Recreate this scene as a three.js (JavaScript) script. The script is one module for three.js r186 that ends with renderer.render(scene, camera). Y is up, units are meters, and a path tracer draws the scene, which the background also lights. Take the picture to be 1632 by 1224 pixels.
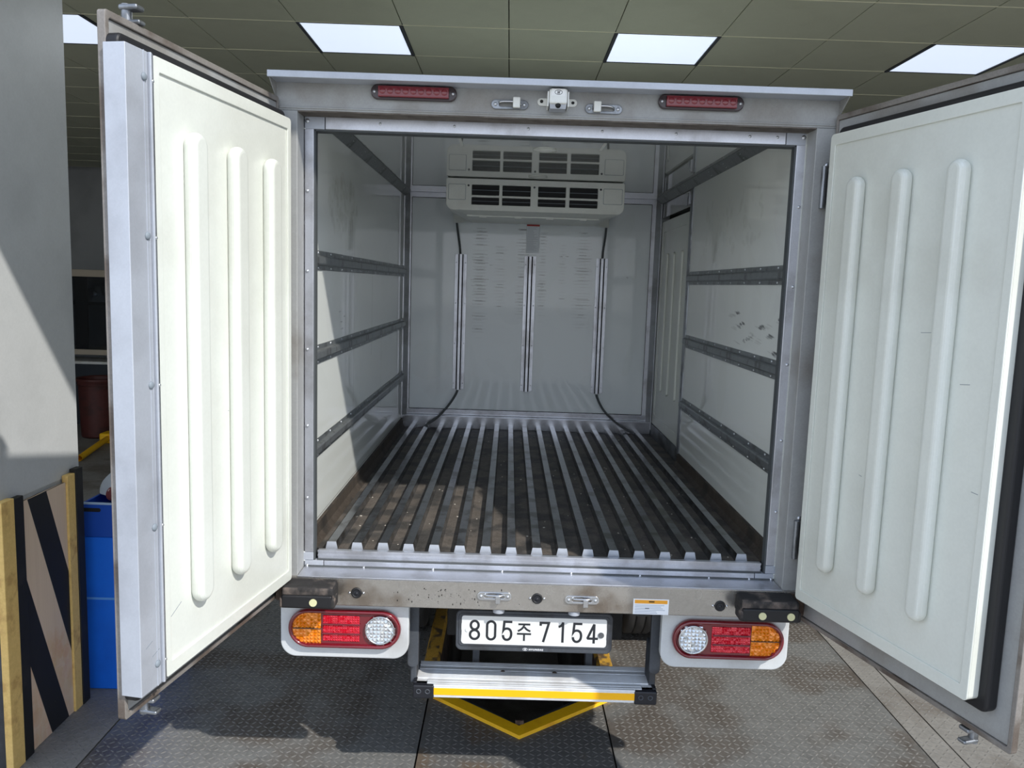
import * as THREE from 'three';
import { RoundedBoxGeometry } from 'three/addons/geometries/RoundedBoxGeometry.js';
import { ConvexGeometry } from 'three/addons/geometries/ConvexGeometry.js';
import { mergeGeometries } from 'three/addons/utils/BufferGeometryUtils.js';
import { RectAreaLightUniformsLib } from 'three/addons/lights/RectAreaLightUniformsLib.js';

// ---------------------------------------------------------------- camera, sky, sun, exposure
const scene = new THREE.Scene();
const camera = new THREE.PerspectiveCamera(2 * Math.atan(612 / 1272.08) * 180 / Math.PI, 1632 / 1224, 0.05, 200);
camera.position.set(-0.134, 1.869, 2.67);
camera.rotation.order = 'YXZ';
camera.rotation.set(-0.1236, -0.0066, 0.0325);
scene.add(camera);

const renderer = new THREE.WebGLRenderer({ antialias: true });
renderer.toneMapping = THREE.LinearToneMapping;
renderer.toneMappingExposure = 1.0;
renderer.shadowMap.enabled = true;
RectAreaLightUniformsLib.init();

{ // hazy daylight sky, brighter towards the horizon
  const w = 64, h = 64, d = new Float32Array(w * h * 4);
  for (let r = 0; r < h; r++) {
    const e = Math.max(0, Math.sin(((r + 0.5) / h - 0.5) * Math.PI)), k = Math.pow(1 - e, 2.2);
    const z = [0.80, 1.02, 1.42], q = [1.42, 1.48, 1.55];
    for (let c = 0; c < w; c++) for (let i = 0; i < 4; i++) d[(r * w + c) * 4 + i] = i === 3 ? 1 : z[i] + (q[i] - z[i]) * k;
  }
  const t = new THREE.DataTexture(d, w, h, THREE.RGBAFormat, THREE.FloatType);
  t.mapping = THREE.EquirectangularReflectionMapping; t.magFilter = THREE.LinearFilter; t.needsUpdate = true;
  scene.background = t; scene.environment = t;
}
const sun = new THREE.DirectionalLight(new THREE.Color(1, 0.965, 0.905), 4.1);
sun.position.set(1.0 * 8, 1.31 * 8, 8); sun.castShadow = true; sun.shadow.mapSize.set(4096, 4096); sun.shadow.radius = 1.5;
Object.assign(sun.shadow.camera, { left: -7, right: 7, top: 7, bottom: -7, near: 1, far: 40 });
sun.name = 'sun'; scene.add(sun); scene.add(sun.target);

// ---------------------------------------------------------------- helpers
let seed = 20240611;
const rnd = () => { seed = (Math.imul(seed, 1664525) + 1013904223) >>> 0; return seed / 4294967296; };
const R = (a, b) => a + (b - a) * rnd();
const lin = (h) => new THREE.Color(h);
const used = {};
const numbered = (n) => { used[n] = (used[n] ?? -1) + 1; return used[n] ? n + '_' + String(used[n]).padStart(3, '0') : n; };

function uvBox(g, s = 1) { // uv in metres, projected along the dominant axis of each face
  if (g.index) g = g.toNonIndexed();
  const p = g.attributes.position, uv = new Float32Array(p.count * 2), a = new THREE.Vector3(), b = new THREE.Vector3(), c = new THREE.Vector3(), n = new THREE.Vector3();
  for (let i = 0; i < p.count; i += 3) {
    a.fromBufferAttribute(p, i); b.fromBufferAttribute(p, i + 1); c.fromBufferAttribute(p, i + 2);
    n.copy(b).sub(a).cross(c.clone().sub(a));
    const x = Math.abs(n.x), y = Math.abs(n.y), z = Math.abs(n.z);
    [a, b, c].forEach((v, k) => {
      const [u, w] = x >= y && x >= z ? [v.z, v.y] : y >= z ? [v.x, v.z] : [v.x, v.y];
      uv[(i + k) * 2] = u * s; uv[(i + k) * 2 + 1] = w * s;
    });
  }
  g.setAttribute('uv', new THREE.BufferAttribute(uv, 2));
  return g;
}
const clean = (g) => { g = g.index ? g.toNonIndexed() : g; for (const k of Object.keys(g.attributes)) if (!['position', 'normal', 'uv'].includes(k)) g.deleteAttribute(k); if (!g.attributes.normal) g.computeVertexNormals(); if (!g.attributes.uv) g.setAttribute('uv', new THREE.Float32BufferAttribute(new Float32Array(g.attributes.position.count * 2), 2)); return g; };
const join = (list) => mergeGeometries(list.map(clean), false);
function put(name, geo, mat, parent = scene, keep = false) {
  if (Array.isArray(geo)) geo = join(geo);
  if (!keep) geo = uvBox(geo);
  const m = new THREE.Mesh(geo, mat);
  m.name = parent === scene ? numbered(name) : name; m.castShadow = m.receiveShadow = true;
  if (/_row$|_screws$|_bolts$|_slots$|_ridges$/.test(name)) m.userData.kind = 'stuff';
  parent.add(m); return m;
}
function group(name, parent = scene, pos) {
  const g = new THREE.Group(); g.name = parent === scene ? numbered(name) : name; if (pos) g.position.set(...pos); parent.add(g); return g;
}
const tag = (o, label, category, grp) => { o.userData.label = label; o.userData.category = category; if (grp) o.userData.group = grp; return o; };
const structure = (o, label) => { o.userData.kind = 'structure'; if (label) { o.userData.label = label; o.userData.category = o.name.split('_')[0]; } return o; };
const stuff = (o) => { o.userData.kind = 'stuff'; return o; };

function box(x0, x1, y0, y1, z0, z1, r = 0, seg = 2) {
  const w = Math.abs(x1 - x0), h = Math.abs(y1 - y0), d = Math.abs(z1 - z0);
  const g = r > 0 ? new RoundedBoxGeometry(w, h, d, seg, Math.min(r, w / 2.01, h / 2.01, d / 2.01)) : new THREE.BoxGeometry(w, h, d);
  return g.translate((x0 + x1) / 2, (y0 + y1) / 2, (z0 + z1) / 2);
}
function cyl(r0, r1, len, axis, x, y, z, seg = 20) { // centred on x, y, z
  const g = new THREE.CylinderGeometry(r1, r0, len, seg);
  if (axis === 'x') g.rotateZ(-Math.PI / 2); if (axis === 'z') g.rotateX(Math.PI / 2);
  return g.translate(x, y, z);
}
function dome(r, h, axis, x, y, z) { // a screw head facing axis
  const g = new THREE.SphereGeometry(1, 8, 4, 0, Math.PI * 2, 0, Math.PI / 2); g.scale(r, h, r);
  if (axis === 'z') g.rotateX(Math.PI / 2); if (axis === 'x') g.rotateZ(-Math.PI / 2); if (axis === '-x') g.rotateZ(Math.PI / 2); if (axis === '-z') g.rotateX(-Math.PI / 2);
  return g.translate(x, y, z);
}
const tube = (pts, r, seg = 32, rad = 8) => new THREE.TubeGeometry(new THREE.CatmullRomCurve3(pts.map((p) => new THREE.Vector3(...p))), seg, r, rad, false);
function poly(pts, holes = []) {
  const s = new THREE.Shape(pts.map((p) => new THREE.Vector2(...p)));
  for (const h of holes) s.holes.push(new THREE.Path(h.map((p) => new THREE.Vector2(...p))));
  return s;
}
function rrect(x0, x1, y0, y1, r, into = new THREE.Shape()) {
  const [a, b, c, d] = Array.isArray(r) ? r : [r, r, r, r]; // bl br tr tl
  into.moveTo(x0 + a, y0); into.lineTo(x1 - b, y0); if (b) into.absarc(x1 - b, y0 + b, b, -Math.PI / 2, 0);
  into.lineTo(x1, y1 - c); if (c) into.absarc(x1 - c, y1 - c, c, 0, Math.PI / 2);
  into.lineTo(x0 + d, y1); if (d) into.absarc(x0 + d, y1 - d, d, Math.PI / 2, Math.PI);
  into.lineTo(x0, y0 + a); if (a) into.absarc(x0 + a, y0 + a, a, Math.PI, Math.PI * 1.5);
  return into;
}
function frameShape(o, i, ro = 0, ri = 0) { const s = rrect(...o, ro); s.holes.push(rrect(...i, ri, new THREE.Path())); return s; }
const extrude = (s, depth, z0 = 0, bev = 0, seg = 2, curve = 10) => new THREE.ExtrudeGeometry(s, { depth: depth - 2 * bev, bevelEnabled: bev > 0, bevelSize: bev, bevelThickness: bev, bevelOffset: -bev, bevelSegments: seg, curveSegments: curve }).translate(0, 0, z0 + bev);
// profile given as [a, b] points, swept along z or x or y
function sweepZ(pts, z0, z1) { return new THREE.ExtrudeGeometry(poly(pts), { depth: z1 - z0, bevelEnabled: false }).translate(0, 0, z0); }
function sweepX(ptsZY, x0, x1) { return new THREE.ExtrudeGeometry(poly(ptsZY.map(([z, y]) => [-z, y])), { depth: x1 - x0, bevelEnabled: false }).rotateY(Math.PI / 2).translate(x0, 0, 0); }
function sweepY(ptsXZ, y0, y1) { return new THREE.ExtrudeGeometry(poly(ptsXZ.map(([x, z]) => [x, -z])), { depth: y1 - y0, bevelEnabled: false }).rotateX(-Math.PI / 2).translate(0, y0, 0); }
function hull(pts) { return new ConvexGeometry(pts.map((p) => new THREE.Vector3(...p))); }

// ---------------------------------------------------------------- textures
const hash = (x, y, s) => { let h = Math.imul(x, 374761393) ^ Math.imul(y, 668265263) ^ Math.imul(s, 1274126177); h = Math.imul(h ^ (h >>> 13), 1274126177); return ((h ^ (h >>> 16)) >>> 0) / 4294967296; };
function vnoise(u, v, per, s) { // periodic value noise
  const x = u * per, y = v * per, x0 = Math.floor(x), y0 = Math.floor(y), fx = x - x0, fy = y - y0, a = fx * fx * (3 - 2 * fx), b = fy * fy * (3 - 2 * fy), m = (k) => ((k % per) + per) % per;
  const g = (i, j) => hash(m(i), m(j), s);
  return (g(x0, y0) * (1 - a) + g(x0 + 1, y0) * a) * (1 - b) + (g(x0, y0 + 1) * (1 - a) + g(x0 + 1, y0 + 1) * a) * b;
}
const fbm = (u, v, per, s, oct = 4) => { let t = 0, a = 0.5, n = 0; for (let i = 0; i < oct; i++) { t += a * vnoise(u, v, per << i, s + i * 7); n += a; a *= 0.5; } return t / n; };
function dataTex(n, fn, srgb = true, metres = 1) {
  const d = new Uint8Array(n * n * 4);
  for (let j = 0; j < n; j++) for (let i = 0; i < n; i++) { const c = fn(i / n, j / n), o = (j * n + i) * 4; for (let k = 0; k < 3; k++) d[o + k] = Math.max(0, Math.min(255, Array.isArray(c) ? c[k] : c)); d[o + 3] = 255; }
  const t = new THREE.DataTexture(d, n, n); t.wrapS = t.wrapT = THREE.RepeatWrapping; t.magFilter = THREE.LinearFilter; t.minFilter = THREE.LinearMipmapLinearFilter; t.generateMipmaps = true;
  if (srgb) t.colorSpace = THREE.SRGBColorSpace; t.repeat.set(1 / metres, 1 / metres); t.needsUpdate = true; return t;
}
const mix = (a, b, t) => a.map((x, i) => x + (b[i] - x) * t);
const sst = (a, b, x) => { const t = Math.max(0, Math.min(1, (x - a) / (b - a))); return t * t * (3 - 2 * t); };
// a soiled surface: base colour, a second colour in patches, fine grain
const soiled = (base, dirt, lo, hi, grain, per, s, metres = 1, n = 512) => dataTex(n, (u, v) => {
  const p = sst(lo, hi, fbm(u, v, per, s, 5)), g = (vnoise(u, v, 256, s + 91) - 0.5) * grain + (fbm(u, v, 32, s + 50, 3) - 0.5) * grain;
  return mix(base, dirt, p).map((x) => x + g);
}, true, metres);
const grey = dataTex(256, (u, v) => 150 + (fbm(u, v, 16, 5, 4) - 0.5) * 150, false, 0.5); // roughness variation
function paint(w, h, fn) {
  const c = document.createElement('canvas'); c.width = w; c.height = h; fn(c.getContext('2d'), w, h);
  const t = new THREE.CanvasTexture(c); t.colorSpace = THREE.SRGBColorSpace; t.anisotropy = 8; return t;
}
const std = (o) => new THREE.MeshStandardMaterial(o), phy = (o) => new THREE.MeshPhysicalMaterial(o);

const M = {
  cream: phy({ map: soiled([222, 225, 217], [213, 215, 206], 0.52, 0.8, 4, 4, 11, 1.3), roughness: 0.42, clearcoat: 0.5, clearcoatRoughness: 0.18 }),
  rubber: std({ color: lin('#17171a'), roughness: 0.55 }),
  rubberDusty: std({ map: soiled([40, 38, 38], [112, 100, 92], 0.42, 0.66, 12, 6, 23, 0.4), roughness: 0.8 }),
  frame: phy({ map: soiled([156, 157, 156], [136, 133, 128], 0.5, 0.8, 7, 5, 31, 0.9), roughness: 0.5, clearcoat: 0.25, clearcoatRoughness: 0.3 }),
  skin: std({ map: soiled([136, 131, 126], [98, 88, 80], 0.48, 0.75, 12, 6, 37, 0.7), roughness: 0.55, metalness: 0.2 }),
  stainless: std({ map: soiled([176, 172, 166], [128, 116, 104], 0.5, 0.82, 10, 5, 41, 0.8), roughness: 0.42, metalness: 0.75, roughnessMap: grey }),
  alu: std({ map: soiled([204, 206, 213], [176, 176, 180], 0.5, 0.8, 8, 6, 43, 0.6), roughness: 0.36, metalness: 0.8 }),
  aluLight: std({ map: soiled([188, 193, 202], [174, 178, 186], 0.5, 0.8, 5, 5, 47, 0.8), roughness: 0.45, metalness: 0.35 }),
  aluDull: std({ map: soiled([156, 160, 166], [112, 114, 116], 0.48, 0.78, 12, 6, 53, 0.5), roughness: 0.4, metalness: 0.85 }),
  galv: std({ map: soiled([150, 154, 156], [118, 120, 119], 0.48, 0.75, 16, 8, 59, 0.4), roughness: 0.42, metalness: 0.8 }),
  rib: std({ map: soiled([138, 140, 143], [92, 90, 87], 0.5, 0.72, 20, 8, 61, 0.6), roughness: 0.22, metalness: 0.9 }),
  floorDirt: std({ map: soiled([94, 87, 80], [66, 63, 60], 0.4, 0.66, 26, 8, 67, 0.7), roughness: 0.6, metalness: 0.1 }),
  chrome: std({ color: lin('#cfd0d2'), roughness: 0.22, metalness: 1 }),
  screw: std({ color: lin('#c9ccd0'), roughness: 0.3, metalness: 0.9 }),
  greyPlug: std({ color: lin('#7f8890'), roughness: 0.6 }),
  rust: std({ map: soiled([96, 82, 72], [62, 48, 40], 0.45, 0.7, 20, 8, 71, 0.3), roughness: 0.8, metalness: 0.3 }),
  black: std({ color: lin('#0e0f11'), roughness: 0.6 }),
  darkGrey: std({ map: soiled([70, 74, 80], [54, 55, 58], 0.45, 0.75, 8, 5, 73, 0.5), roughness: 0.6 }),
  chassis: std({ map: soiled([34, 33, 32], [52, 46, 40], 0.5, 0.75, 10, 5, 79, 0.6), roughness: 0.8 }),
  tyre: std({ map: soiled([46, 45, 44], [74, 70, 66], 0.5, 0.75, 8, 6, 83, 0.4), roughness: 0.9 }),
  white: phy({ map: soiled([228, 229, 224], [212, 211, 203], 0.52, 0.8, 4, 5, 89, 0.8), roughness: 0.4, clearcoat: 0.3, clearcoatRoughness: 0.3 }),
  lampPanel: phy({ map: soiled([200, 203, 204], [184, 185, 184], 0.5, 0.8, 5, 5, 97, 0.6), roughness: 0.45, clearcoat: 0.3, clearcoatRoughness: 0.2 }),
  redRim: phy({ color: lin('#6d0f1c'), roughness: 0.2, clearcoat: 1, clearcoatRoughness: 0.06 }),
  redDark: phy({ color: lin('#240a0d'), roughness: 0.3, clearcoat: 0.6, clearcoatRoughness: 0.1 }),
  redLens: phy({ color: lin('#d4102c'), roughness: 0.16, metalness: 0.35, clearcoat: 1, clearcoatRoughness: 0.05 }),
  redGlow: phy({ color: lin('#780e1e'), roughness: 0.25, clearcoat: 0.8, clearcoatRoughness: 0.1 }),
  amber: phy({ color: lin('#f08a0c'), roughness: 0.18, metalness: 0.35, clearcoat: 1, clearcoatRoughness: 0.05 }),
  clear: phy({ color: lin('#e6e8ea'), roughness: 0.16, metalness: 0.85, clearcoat: 1, clearcoatRoughness: 0.04 }),
  plug: std({ color: lin('#d6d3a6'), roughness: 0.55 }),
  yellow: std({ map: soiled([246, 190, 14], [226, 160, 20], 0.5, 0.8, 8, 5, 101, 0.5), roughness: 0.55 }),
  yellowTape: std({ color: lin('#fdbb05'), roughness: 0.5 }),
  stepAlu: std({ map: soiled([232, 235, 238], [212, 212, 212], 0.5, 0.8, 7, 6, 103, 0.5), roughness: 0.42, metalness: 0.3 }),
  blackPlastic: std({ color: lin('#1b1c22'), roughness: 0.45 }),
  evap: phy({ map: soiled([236, 238, 231], [224, 225, 216], 0.5, 0.8, 5, 4, 107, 0.9), roughness: 0.45, clearcoat: 0.2, clearcoatRoughness: 0.3 }),
  hose: std({ color: lin('#4b4f51'), roughness: 0.6 }),
  column: phy({ map: soiled([196, 198, 198], [184, 186, 186], 0.5, 0.82, 5, 4, 109, 1.4), roughness: 0.42, clearcoat: 0.2, clearcoatRoughness: 0.35 }),
  wood: std({ map: soiled([226, 190, 116], [196, 156, 92], 0.5, 0.8, 14, 8, 113, 0.4), roughness: 0.75 }),
  blackPaint: std({ map: soiled([26, 25, 24], [40, 37, 33], 0.5, 0.8, 6, 6, 127, 0.4), roughness: 0.65 }),
  blue: std({ map: soiled([14, 108, 224], [14, 100, 212], 0.5, 0.8, 3, 4, 131, 0.8), roughness: 0.5 }),
  blueDark: std({ color: lin('#0c48aa'), roughness: 0.5 }),
  steelFloor: std({ map: soiled([117, 117, 115], [98, 92, 86], 0.42, 0.7, 16, 6, 137, 1.6, 1024), roughness: 0.55, metalness: 0.15, roughnessMap: grey }),
  steelFloorPale: std({ map: soiled([134, 131, 126], [112, 106, 99], 0.45, 0.72, 14, 6, 139, 1.6, 1024), roughness: 0.6, metalness: 0.12 }),
  steelFloorWorn: std({ map: soiled([106, 105, 103], [112, 100, 88], 0.5, 0.7, 16, 5, 191, 1.1, 1024), roughness: 0.5, metalness: 0.25 }),
  tread: std({ color: lin('#7c7a76'), roughness: 0.55, metalness: 0.15 }),
  concrete: std({ map: soiled([98, 96, 94], [76, 73, 70], 0.45, 0.75, 14, 5, 149, 2), roughness: 0.85 }),
  yard: std({ map: soiled([162, 159, 153], [144, 141, 135], 0.45, 0.75, 12, 6, 151, 3), roughness: 0.9 }),
  ceilTile: std({ map: soiled([196, 197, 174], [191, 192, 169], 0.45, 0.75, 3, 5, 157, 1.2), roughness: 0.6 }),
  ceilGrid: std({ color: lin('#8c8872'), roughness: 0.7 }),
  ceilDark: std({ color: lin('#45484d'), roughness: 0.6 }),
  led: std({ color: lin('#f2f5fa'), emissive: new THREE.Color(0.72, 0.82, 0.98), emissiveIntensity: 0.9, roughness: 0.5 }),
  wallGrey: std({ map: soiled([176, 178, 178], [164, 165, 165], 0.5, 0.8, 4, 4, 163, 2), roughness: 0.7 }),
  drum: std({ map: soiled([80, 36, 31], [62, 29, 25], 0.5, 0.8, 8, 5, 167, 0.5), roughness: 0.55 }),
  glassDark: phy({ color: lin('#b4babf'), roughness: 0.06, transmission: 1, thickness: 0 }),
  cabinetTan: std({ color: lin('#b7ab98'), roughness: 0.6 }),
};

// ---------------------------------------------------------------- building: floor, pit, ceiling, walls, column
const CEIL = 3.298, EDGE = 0.82;
{
  const floor = structure(group('floor'), 'grey steel tread plate floor of the service bay');
  const T = 0.008, flat = (pts, mat, name = 'floor_plate') => put(name, new THREE.ExtrudeGeometry(poly(pts.map(([x, z]) => [x, -z])), { depth: T, bevelEnabled: false }).rotateX(-Math.PI / 2).translate(0, -T, 0), mat, floor);
  const g = 0.0035;
  flat([[-6.9, -9], [-1.72 - g, -9], [-1.72 - g, EDGE], [-6.9, EDGE]], M.steelFloorPale);
  flat([[-1.72 + g, -9], [-0.48, -9], [-0.48, -0.82], [-0.445 - g, -0.79], [-0.445 - g, EDGE], [-1.72 + g, EDGE]], M.steelFloor);
  flat([[-0.445 + g, -0.77], [-0.04, -0.455], [0.345 - g, -0.76], [0.345 - g, EDGE], [-0.445 + g, EDGE]], M.steelFloorWorn);
  flat([[0.345 + g, -0.77], [0.42, -0.82], [0.42, -9], [1.65 - g, -9], [1.65 - g, EDGE], [0.345 + g, EDGE]], M.steelFloor);
  flat([[1.65 + g, -9], [1.78 - g, -9], [1.78 - g, EDGE], [1.65 + g, EDGE]], M.steelFloorPale);
  flat([[1.78 + g, -9], [4.9, -9], [4.9, EDGE], [1.78 + g, EDGE]], M.steelFloorPale);
  const base = (pts) => new THREE.ExtrudeGeometry(poly(pts.map(([x, z]) => [x, -z])), { depth: 0.4, bevelEnabled: false }).rotateX(-Math.PI / 2).translate(0, -0.4 - T - 0.004, 0);
  put('floor_base', base([[-6.9, -9], [-0.47, -9], [-0.47, -0.8], [-0.04, -0.47], [0.41, -0.8], [0.41, -9], [4.9, -9], [4.9, EDGE], [-6.9, EDGE]]), M.chassis, floor);
  // raised lozenges of the tread plate, both directions
  const loz = new THREE.SphereGeometry(1, 6, 4, 0, Math.PI * 2, 0, Math.PI / 2); loz.scale(0.0135, 0.0015, 0.0042);
  const at = []; const st = 0.0285;
  const inPit = (x, z) => z < -0.42 && Math.abs(x + 0.03) < 0.49 && z < -0.42 - Math.abs(x + 0.04) * 0.84;
  for (let i = -118; i < 100; i++) for (let j = -100; j < 8; j++) {
    const x = (i + 0.5) * st, z = (j + 0.5) * st;
    if (inPit(x, z) || Math.abs(x + 0.445) < 0.012 || Math.abs(x - 0.345) < 0.012 || Math.abs(x + 1.72) < 0.012 || Math.abs(x - 1.65) < 0.012 || Math.abs(x - 1.78) < 0.012) continue;
    if (Math.abs(x) > 2.0 + Math.max(0, -z) * 0.5) continue;
    at.push([x, z, (i + j) & 1]);
  }
  const im = new THREE.InstancedMesh(loz, M.tread, at.length), m4 = new THREE.Matrix4(), e = new THREE.Euler();
  at.forEach(([x, z, k], n) => { m4.makeRotationFromEuler(e.set(0, (k ? 1 : -1) * 0.72 + 0.05, 0)).setPosition(x, -0.0003, z); im.setMatrixAt(n, m4); });
  im.name = 'tread_lozenges'; im.castShadow = im.receiveShadow = true; floor.add(stuff(im));

  // inspection pit below
  const pit = structure(group('floor_pit'), 'dark inspection pit under the truck');
  put('pit_wall', box(-0.53, -0.47, -1.5, -0.413, -8.9, -0.7), M.concrete, pit);
  put('pit_wall', box(0.41, 0.47, -1.5, -0.413, -8.9, -0.7), M.concrete, pit);
  put('pit_wall', box(-0.53, 0.47, -1.5, -0.413, -0.7, -0.4), M.concrete, pit);
  put('pit_wall', box(-0.53, 0.47, -1.5, -0.413, -9, -8.9), M.concrete, pit);
  put('pit_bottom', box(-0.53, 0.47, -1.56, -1.5, -9, -0.4), M.concrete, pit);
  put('pit_edge_board', box(-0.47, -0.435, -0.4, -0.012, -8.8, -0.86), M.rust, pit);
  put('pit_edge_board', box(0.375, 0.41, -0.4, -0.012, -8.8, -0.86), M.rust, pit);

  const yard = structure(put('ground_yard', box(-40, 40, -0.4, -0.012, EDGE, 60), M.yard), 'pale sunlit concrete yard in front of the bay');
  void yard;
}
{ // yellow kerb round the pit mouth
  const k = tag(group('pit_kerb'), 'yellow painted steel kerb around the pit, pointed at its end', 'kerb');
  const bar = (a, b, w = 0.074, h = 0.034) => {
    const dx = b[0] - a[0], dz = b[1] - a[1], L = Math.hypot(dx, dz);
    const g = sweepX([[-w / 2, 0], [w / 2, 0], [w / 2, h * 0.45], [w / 2 - 0.012, h], [-w / 2 + 0.006, h], [-w / 2, h - 0.008]], 0, L);
    g.rotateY(-Math.atan2(dz, dx)); return g.translate(a[0], 0.0005, a[1]);
  };
  // front pair meets in a mitred point
  const leg = (s) => {
    const xo = s < 0 ? -0.498 : 0.432, xi = s < 0 ? -0.459 : 0.392, zo = -0.80, zi = -0.8485, c = -0.036, h = 0.014;
    const top = [[xo, zo], [c - 0, -0.432], [c, -0.514], [xi, zi]];
    return hull([...top.map(([x, z]) => [x, 0.0005, z]), ...top.map(([x, z], i) => [x + (i < 2 ? -s * 0 : 0), h, z + (i < 2 ? -0.005 : 0.001)])]);
  };
  put('kerb_bar', leg(-1), M.yellow, k); put('kerb_bar', leg(1), M.yellow, k);
  const worn = std({ map: soiled([190, 146, 52], [88, 70, 50], 0.42, 0.6, 24, 8, 173, 0.5), roughness: 0.7 });
  put('kerb_bar', bar([-0.458, -0.83], [-0.458, -8.6]), worn, k); put('kerb_bar', bar([0.392, -8.6], [0.392, -0.83]), worn, k);
  for (const q of [[[-0.459, -0.8485], [-0.036, -0.514], [-0.036, -0.582], [-0.42, -0.905]], [[0.392, -0.8485], [-0.036, -0.514], [-0.036, -0.582], [0.353, -0.905]]])
    put('kerb_inner_lip', hull([...q.map(([x, z]) => [x, -0.022, z]), ...q.map(([x, z]) => [x, -0.03, z])]), M.darkGrey, k);
  put('corner_tab', box(-0.052, -0.016, -0.02, 0.03, -0.534, -0.524, 0.002), M.rust, k);
}
{ // pipes inside the pit
  const p = tag(group('pit_pipes'), 'rusty pipe run with a red valve inside the pit', 'pipe');
  put('pipe', tube([[-0.43, -0.23, -0.86], [-0.1, -0.23, -0.86], [0.37, -0.23, -0.86]], 0.02), M.rust, p);
  put('pipe', tube([[-0.43, -0.28, -0.80], [0.37, -0.28, -0.80]], 0.016), M.rust, p);
  put('pipe_flange', [cyl(0.04, 0.04, 0.03, 'x', 0.02, -0.23, -0.86), cyl(0.036, 0.036, 0.03, 'x', 0.1, -0.23, -0.86), cyl(0.012, 0.012, 0.1, 'y', 0.06, -0.22, -0.86)], std({ map: soiled([150, 96, 60], [90, 62, 46], 0.45, 0.7, 20, 8, 179, 0.3), roughness: 0.8 }), p);
  put('red_valve', box(-0.24, -0.1, -0.27, -0.18, -0.89, -0.83, 0.015), std({ color: lin('#8e1f24'), roughness: 0.5 }), p);
  for (const x of [-0.4, 0.34]) put('pipe_bracket', box(x - 0.012, x + 0.012, -0.36, -0.19, -0.88, -0.79), M.chassis, p);
}
const LED = [[-3.185, -2.035], [-1.385, -2.035], [0.415, -2.035], [2.215, -2.035]];
{ // suspended ceiling of metal tiles
  const c = structure(group('ceiling'), 'olive grey suspended ceiling of square metal tiles');
  put('ceiling_slab', box(-6.9, 4.9, CEIL + 0.06, CEIL + 0.5, -9, EDGE), M.ceilGrid, c);
  put('ceiling_fascia', box(-6.9, 4.9, CEIL - 0.01, CEIL + 0.06, EDGE - 0.06, EDGE), M.ceilGrid, c);
  const P = 0.6, tile = uvBox(box(0.003, P - 0.003, 0, 0.012, -P + 0.002, -0.002, 0.0));
  for (let i = 0; i < 19; i++) for (let j = 0; j < 15; j++) {
    const x = -6.785 + i * P, z = 0.365 - j * P;
    if (LED.some(([a, b]) => Math.abs(a - x) < 0.1 && Math.abs(b - z) < 0.1)) continue;
    const m = new THREE.Mesh(tile, M.ceilTile); m.name = 'ceiling_tile'; m.position.set(x, CEIL + R(-0.0008, 0.0008), z); m.rotation.set(R(-0.0012, 0.0012), 0, R(-0.0012, 0.0012)); m.castShadow = m.receiveShadow = true; c.add(m);
  }
  const bars = [];
  for (let j = 0; j < 16; j++) bars.push(box(-6.8, 4.6, CEIL - 0.0022, CEIL + 0.0, 0.365 - j * P - 0.0035, 0.365 - j * P + 0.0035));
  put('ceiling_bars', bars, std({ color: lin('#e6e2c6'), roughness: 0.5 }), c);
  const names = ['white square ceiling light panel between the grey column and the open left door', 'white square ceiling light panel above the left end of the truck roof edge', 'white square ceiling light panel above the right half of the truck roof edge', 'white square ceiling light panel above the open right door'];
  LED.forEach(([x, z], i) => {
    const l = tag(group('ceiling_light', scene, [x, CEIL, z]), names[i], 'light', 'square ceiling lights');
    put('housing', [box(0.0, 0.018, -0.006, 0.05, -P, 0), box(P - 0.02, P, -0.006, 0.05, -P, 0), box(0.02, P - 0.02, -0.003, 0.05, -0.012, 0), box(0.02, P - 0.02, -0.003, 0.05, -P, -P + 0.012), box(0.02, P - 0.02, 0.045, 0.055, -P + 0.01, -0.01)], M.ceilDark, l);
    put('diffuser', box(0.014, P - 0.016, 0.0, 0.01, -P + 0.01, -0.01), M.led, l);
    const a = new THREE.RectAreaLight(new THREE.Color(0.86, 0.93, 1), 9, 0.55, 0.57); a.position.set(P / 2, -0.008, -P / 2); a.rotation.x = -Math.PI / 2; l.add(a);
  });
}
{ // walls of the bay
  structure(put('wall_back', box(-7.1, 5.1, -0.4, CEIL + 0.4, -9.25, -9.02), M.wallGrey), 'plain light grey rear wall of the bay');
  structure(put('wall_left', box(-7.1, -6.9, -0.4, CEIL + 0.4, -9.25, EDGE), M.wallGrey), 'plain light grey left wall of the bay');
  structure(put('wall_right', box(4.9, 5.1, -0.4, CEIL + 0.4, -9.25, EDGE), M.wallGrey), 'plain light grey right wall of the bay');
}
const CX = -1.955; // face of the column towards the truck
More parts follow.
